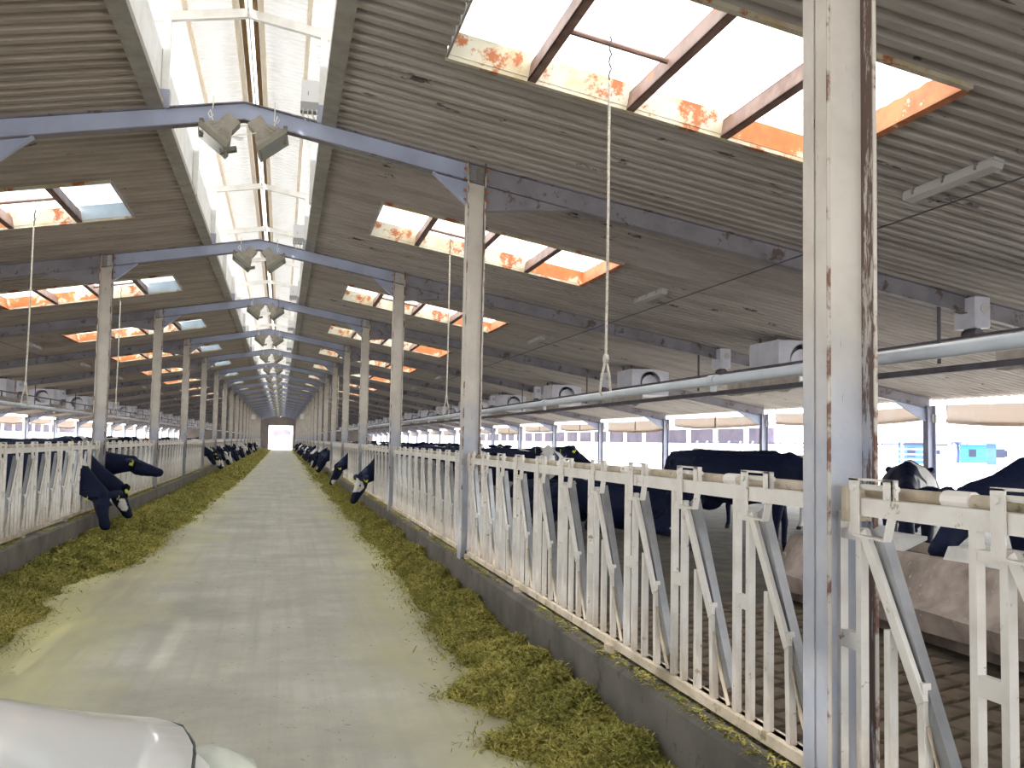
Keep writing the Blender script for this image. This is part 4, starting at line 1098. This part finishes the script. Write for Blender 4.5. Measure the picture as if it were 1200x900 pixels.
# ================================================================== FAR OUTSIDE
def gz_(x):
    x = abs(x); xs = [13.9, 40, 120, 900]; zz = [.02, .45, 1.3, 6]
    for a, b, p, q in zip(xs[:-1], xs[1:], zz[:-1], zz[1:]):
        if a <= x <= b: return p + (q - p)*(x - a)/(b - a)
    return 0
for sg in (1, -1):
    x0 = sg*46; g = gz_(46)
    r = thing('cattle_barn', 'long open cattle barn with purple shadowed bays far across the yard behind the trough' if sg == 1 else 'long open cattle barn far across the yard on the car side', 'barn', (x0, 0, g))
    ya, yb = (86, 250) if sg == 1 else (60, 250)
    part('roof', MB().add([(-sg*1.0, ya - 1, 3.05), (-sg*1.0, yb, 3.05), (sg*9, yb, 4.6), (sg*9, ya - 1, 4.6)], [(0, 1, 2, 3)]), 'white_paint', r)
    part('inner_wall', MB().box(min(sg*3, sg*3.2), max(sg*3, sg*3.2), ya, yb, 1.5, 3.2), 'barn_purple', r)
    part('low_wall', MB().box(min(-sg*.05, sg*.05), max(-sg*.05, sg*.05), ya, yb, 0, 1.45), 'white_paint', r)
    pm_ = MB().box(-.18, .18, -.18, .18, 0, 3.1).mesh('pillar', 'white_paint')
    for i in range(24):
        y = ya + S*i
        if y < yb: new('pillar', pm_, r, (0, y, 0))
for i, (a, b, lab) in enumerate([(44, 58, 'pale rail fence far across the bright yard behind the big near post'), (58, 76, 'pale rail fence far across the bright yard, next to the long barn')]):
    x0 = 36; g = gz_(36)
    r = thing('rail_fence', lab, 'fence', (x0, 0, g))
    for z in (.75, 1.05, 1.35, 1.62): part('rail', MB().box(-.03, .03, a, b, z - .04, z + .04), 'hut_dark' if z > 1.5 else 'box_grey', r)
    pm_ = cached('rfp', lambda: MB().box(-.06, .06, -.06, .06, 0, 1.75).mesh('fence_post', 'box_grey'))
    for k in range(int((b - a)/2) + 1): new('fence_post', pm_, r, (0, a + 2*k, 0))
def hut(name, label, ang, dist, w_, h, mat, door=True):
    x = CX + dist*math.sin(ang); y = dist*math.cos(ang); g = gz_(x)
    r = thing(name, label, 'building', (x, y, g), (0, 0, -ang))
    part('wall', MB().box(-w_/2, w_/2, 0, 2.4, 0, h), mat, r)
    part('roof', MB().add([(-w_/2 - .2, -.2, h), (w_/2 + .2, -.2, h), (w_/2 + .2, 2.6, h + .35), (-w_/2 - .2, 2.6, h + .35), (-w_/2 - .2, -.2, h + .1), (w_/2 + .2, -.2, h + .1)], [(0, 1, 2, 3), (4, 5, 2, 3), (0, 1, 5, 4)]), 'hut_pale', r)
    for k in range(max(1, int(w_/2.2))):
        part('window', MB().box(-w_/2 + .7 + 2.0*k, -w_/2 + 1.3 + 2.0*k, -.04, 0.02, h*.35, h*.75), 'hut_dark', r)
def angp(px): return math.atan((px - 600)/F) + YAW
hut('shed', 'deep blue shed far off beside an outer post', angp(1073), 84, 2.6, 1.75, 'hut_blue')
hut('shed', 'white hut with dark windows far across the yard', angp(1106), 100, 3.2, 1.5, 'hut_pale')
hut('shed', 'cyan and blue hut far across the yard', angp(1143), 92, 2.4, 1.6, 'hut_cyan')
hut('shed', 'pale blue low hut at the far edge of the yard', angp(1192), 100, 4.2, 1.4, 'hut_pale')
hut('shed', 'tall narrow blue cabin against the cyan hut', angp(1162), 84, .7, 1.7, 'hut_blue')
a_ = angp(1123); d_ = 90; px_, py_ = CX + d_*math.sin(a_), d_*math.cos(a_)
pt = thing('palm_tree', 'small dark palm standing between the far huts', 'tree', (px_, py_, gz_(px_)))
part('trunk', MB().tube([(0, 0, 0), (.05, 0, 1.0), (0, 0, 1.5)], [.14, .11, .10], 7), 'palm_blue', pt)
for k in range(9):
    a = 2*PI*k/9; u = Vector((math.cos(a), math.sin(a), 0)); v = Vector((-u.y, u.x, 0)); q = Vector((0, 0, 1.5))
    P_ = [q, q + u*.4 + Vector((0, 0, .35)), q + u*.8 + Vector((0, 0, .3)), q + u*1.05 + Vector((0, 0, .0))]
    part('frond', MB().add([tuple(P_[i] + v*(s*(.04, .14, .12, .01)[i])) for i in range(4) for s in (1, -1)], [(2*i, 2*i + 1, 2*i + 3, 2*i + 2) for i in range(3)]), 'palm_blue', pt)
# the next barn seen through the end doorway
r = thing('cattle_barn', 'blue-shadowed barn end with an open doorway seen beyond the far end of the alley', 'barn', (.5, YEND + 60, 0))
mb = MB(); mb.prism([(-1.75, 0), (-.85, 0), (-.85, 2.2), (-1.75, 3.0)], 0, .3); mb.prism([(.95, 0), (1.9, 0), (1.9, 3.0), (.95, 2.2)], 0, .3)
mb.prism([(-1.75, 2.95), (-.85, 2.2), (.95, 2.2), (1.9, 2.95), (1.0, 3.5), (-.9, 3.5)], 0, .3)
part('wall', mb, 'barn_purple', r)
part('roof', MB().prism([(-2.2, 3.0), (0, 3.95), (2.3, 3.0), (2.3, 3.1), (0, 4.05), (-2.2, 3.1)], -.4, 12), 'white_paint', r)
# small pale boards fixed high on the far posts
for sg, n in ((-1, 14), (1, 13)):
    y = Yn(n) - .16; r = thing('notice_board', 'small pale board fixed high on a far post of the %s row' % SIDE[sg], 'sign', (sg*W, y, 3.55))
    part('board', MB().box(-.30, .30, -.02, .02, 0, .48), 'box_white', r)
    part('bracket', MB().box(-.05, .05, .02, .09, .1, .38), 'dark_steel', r)
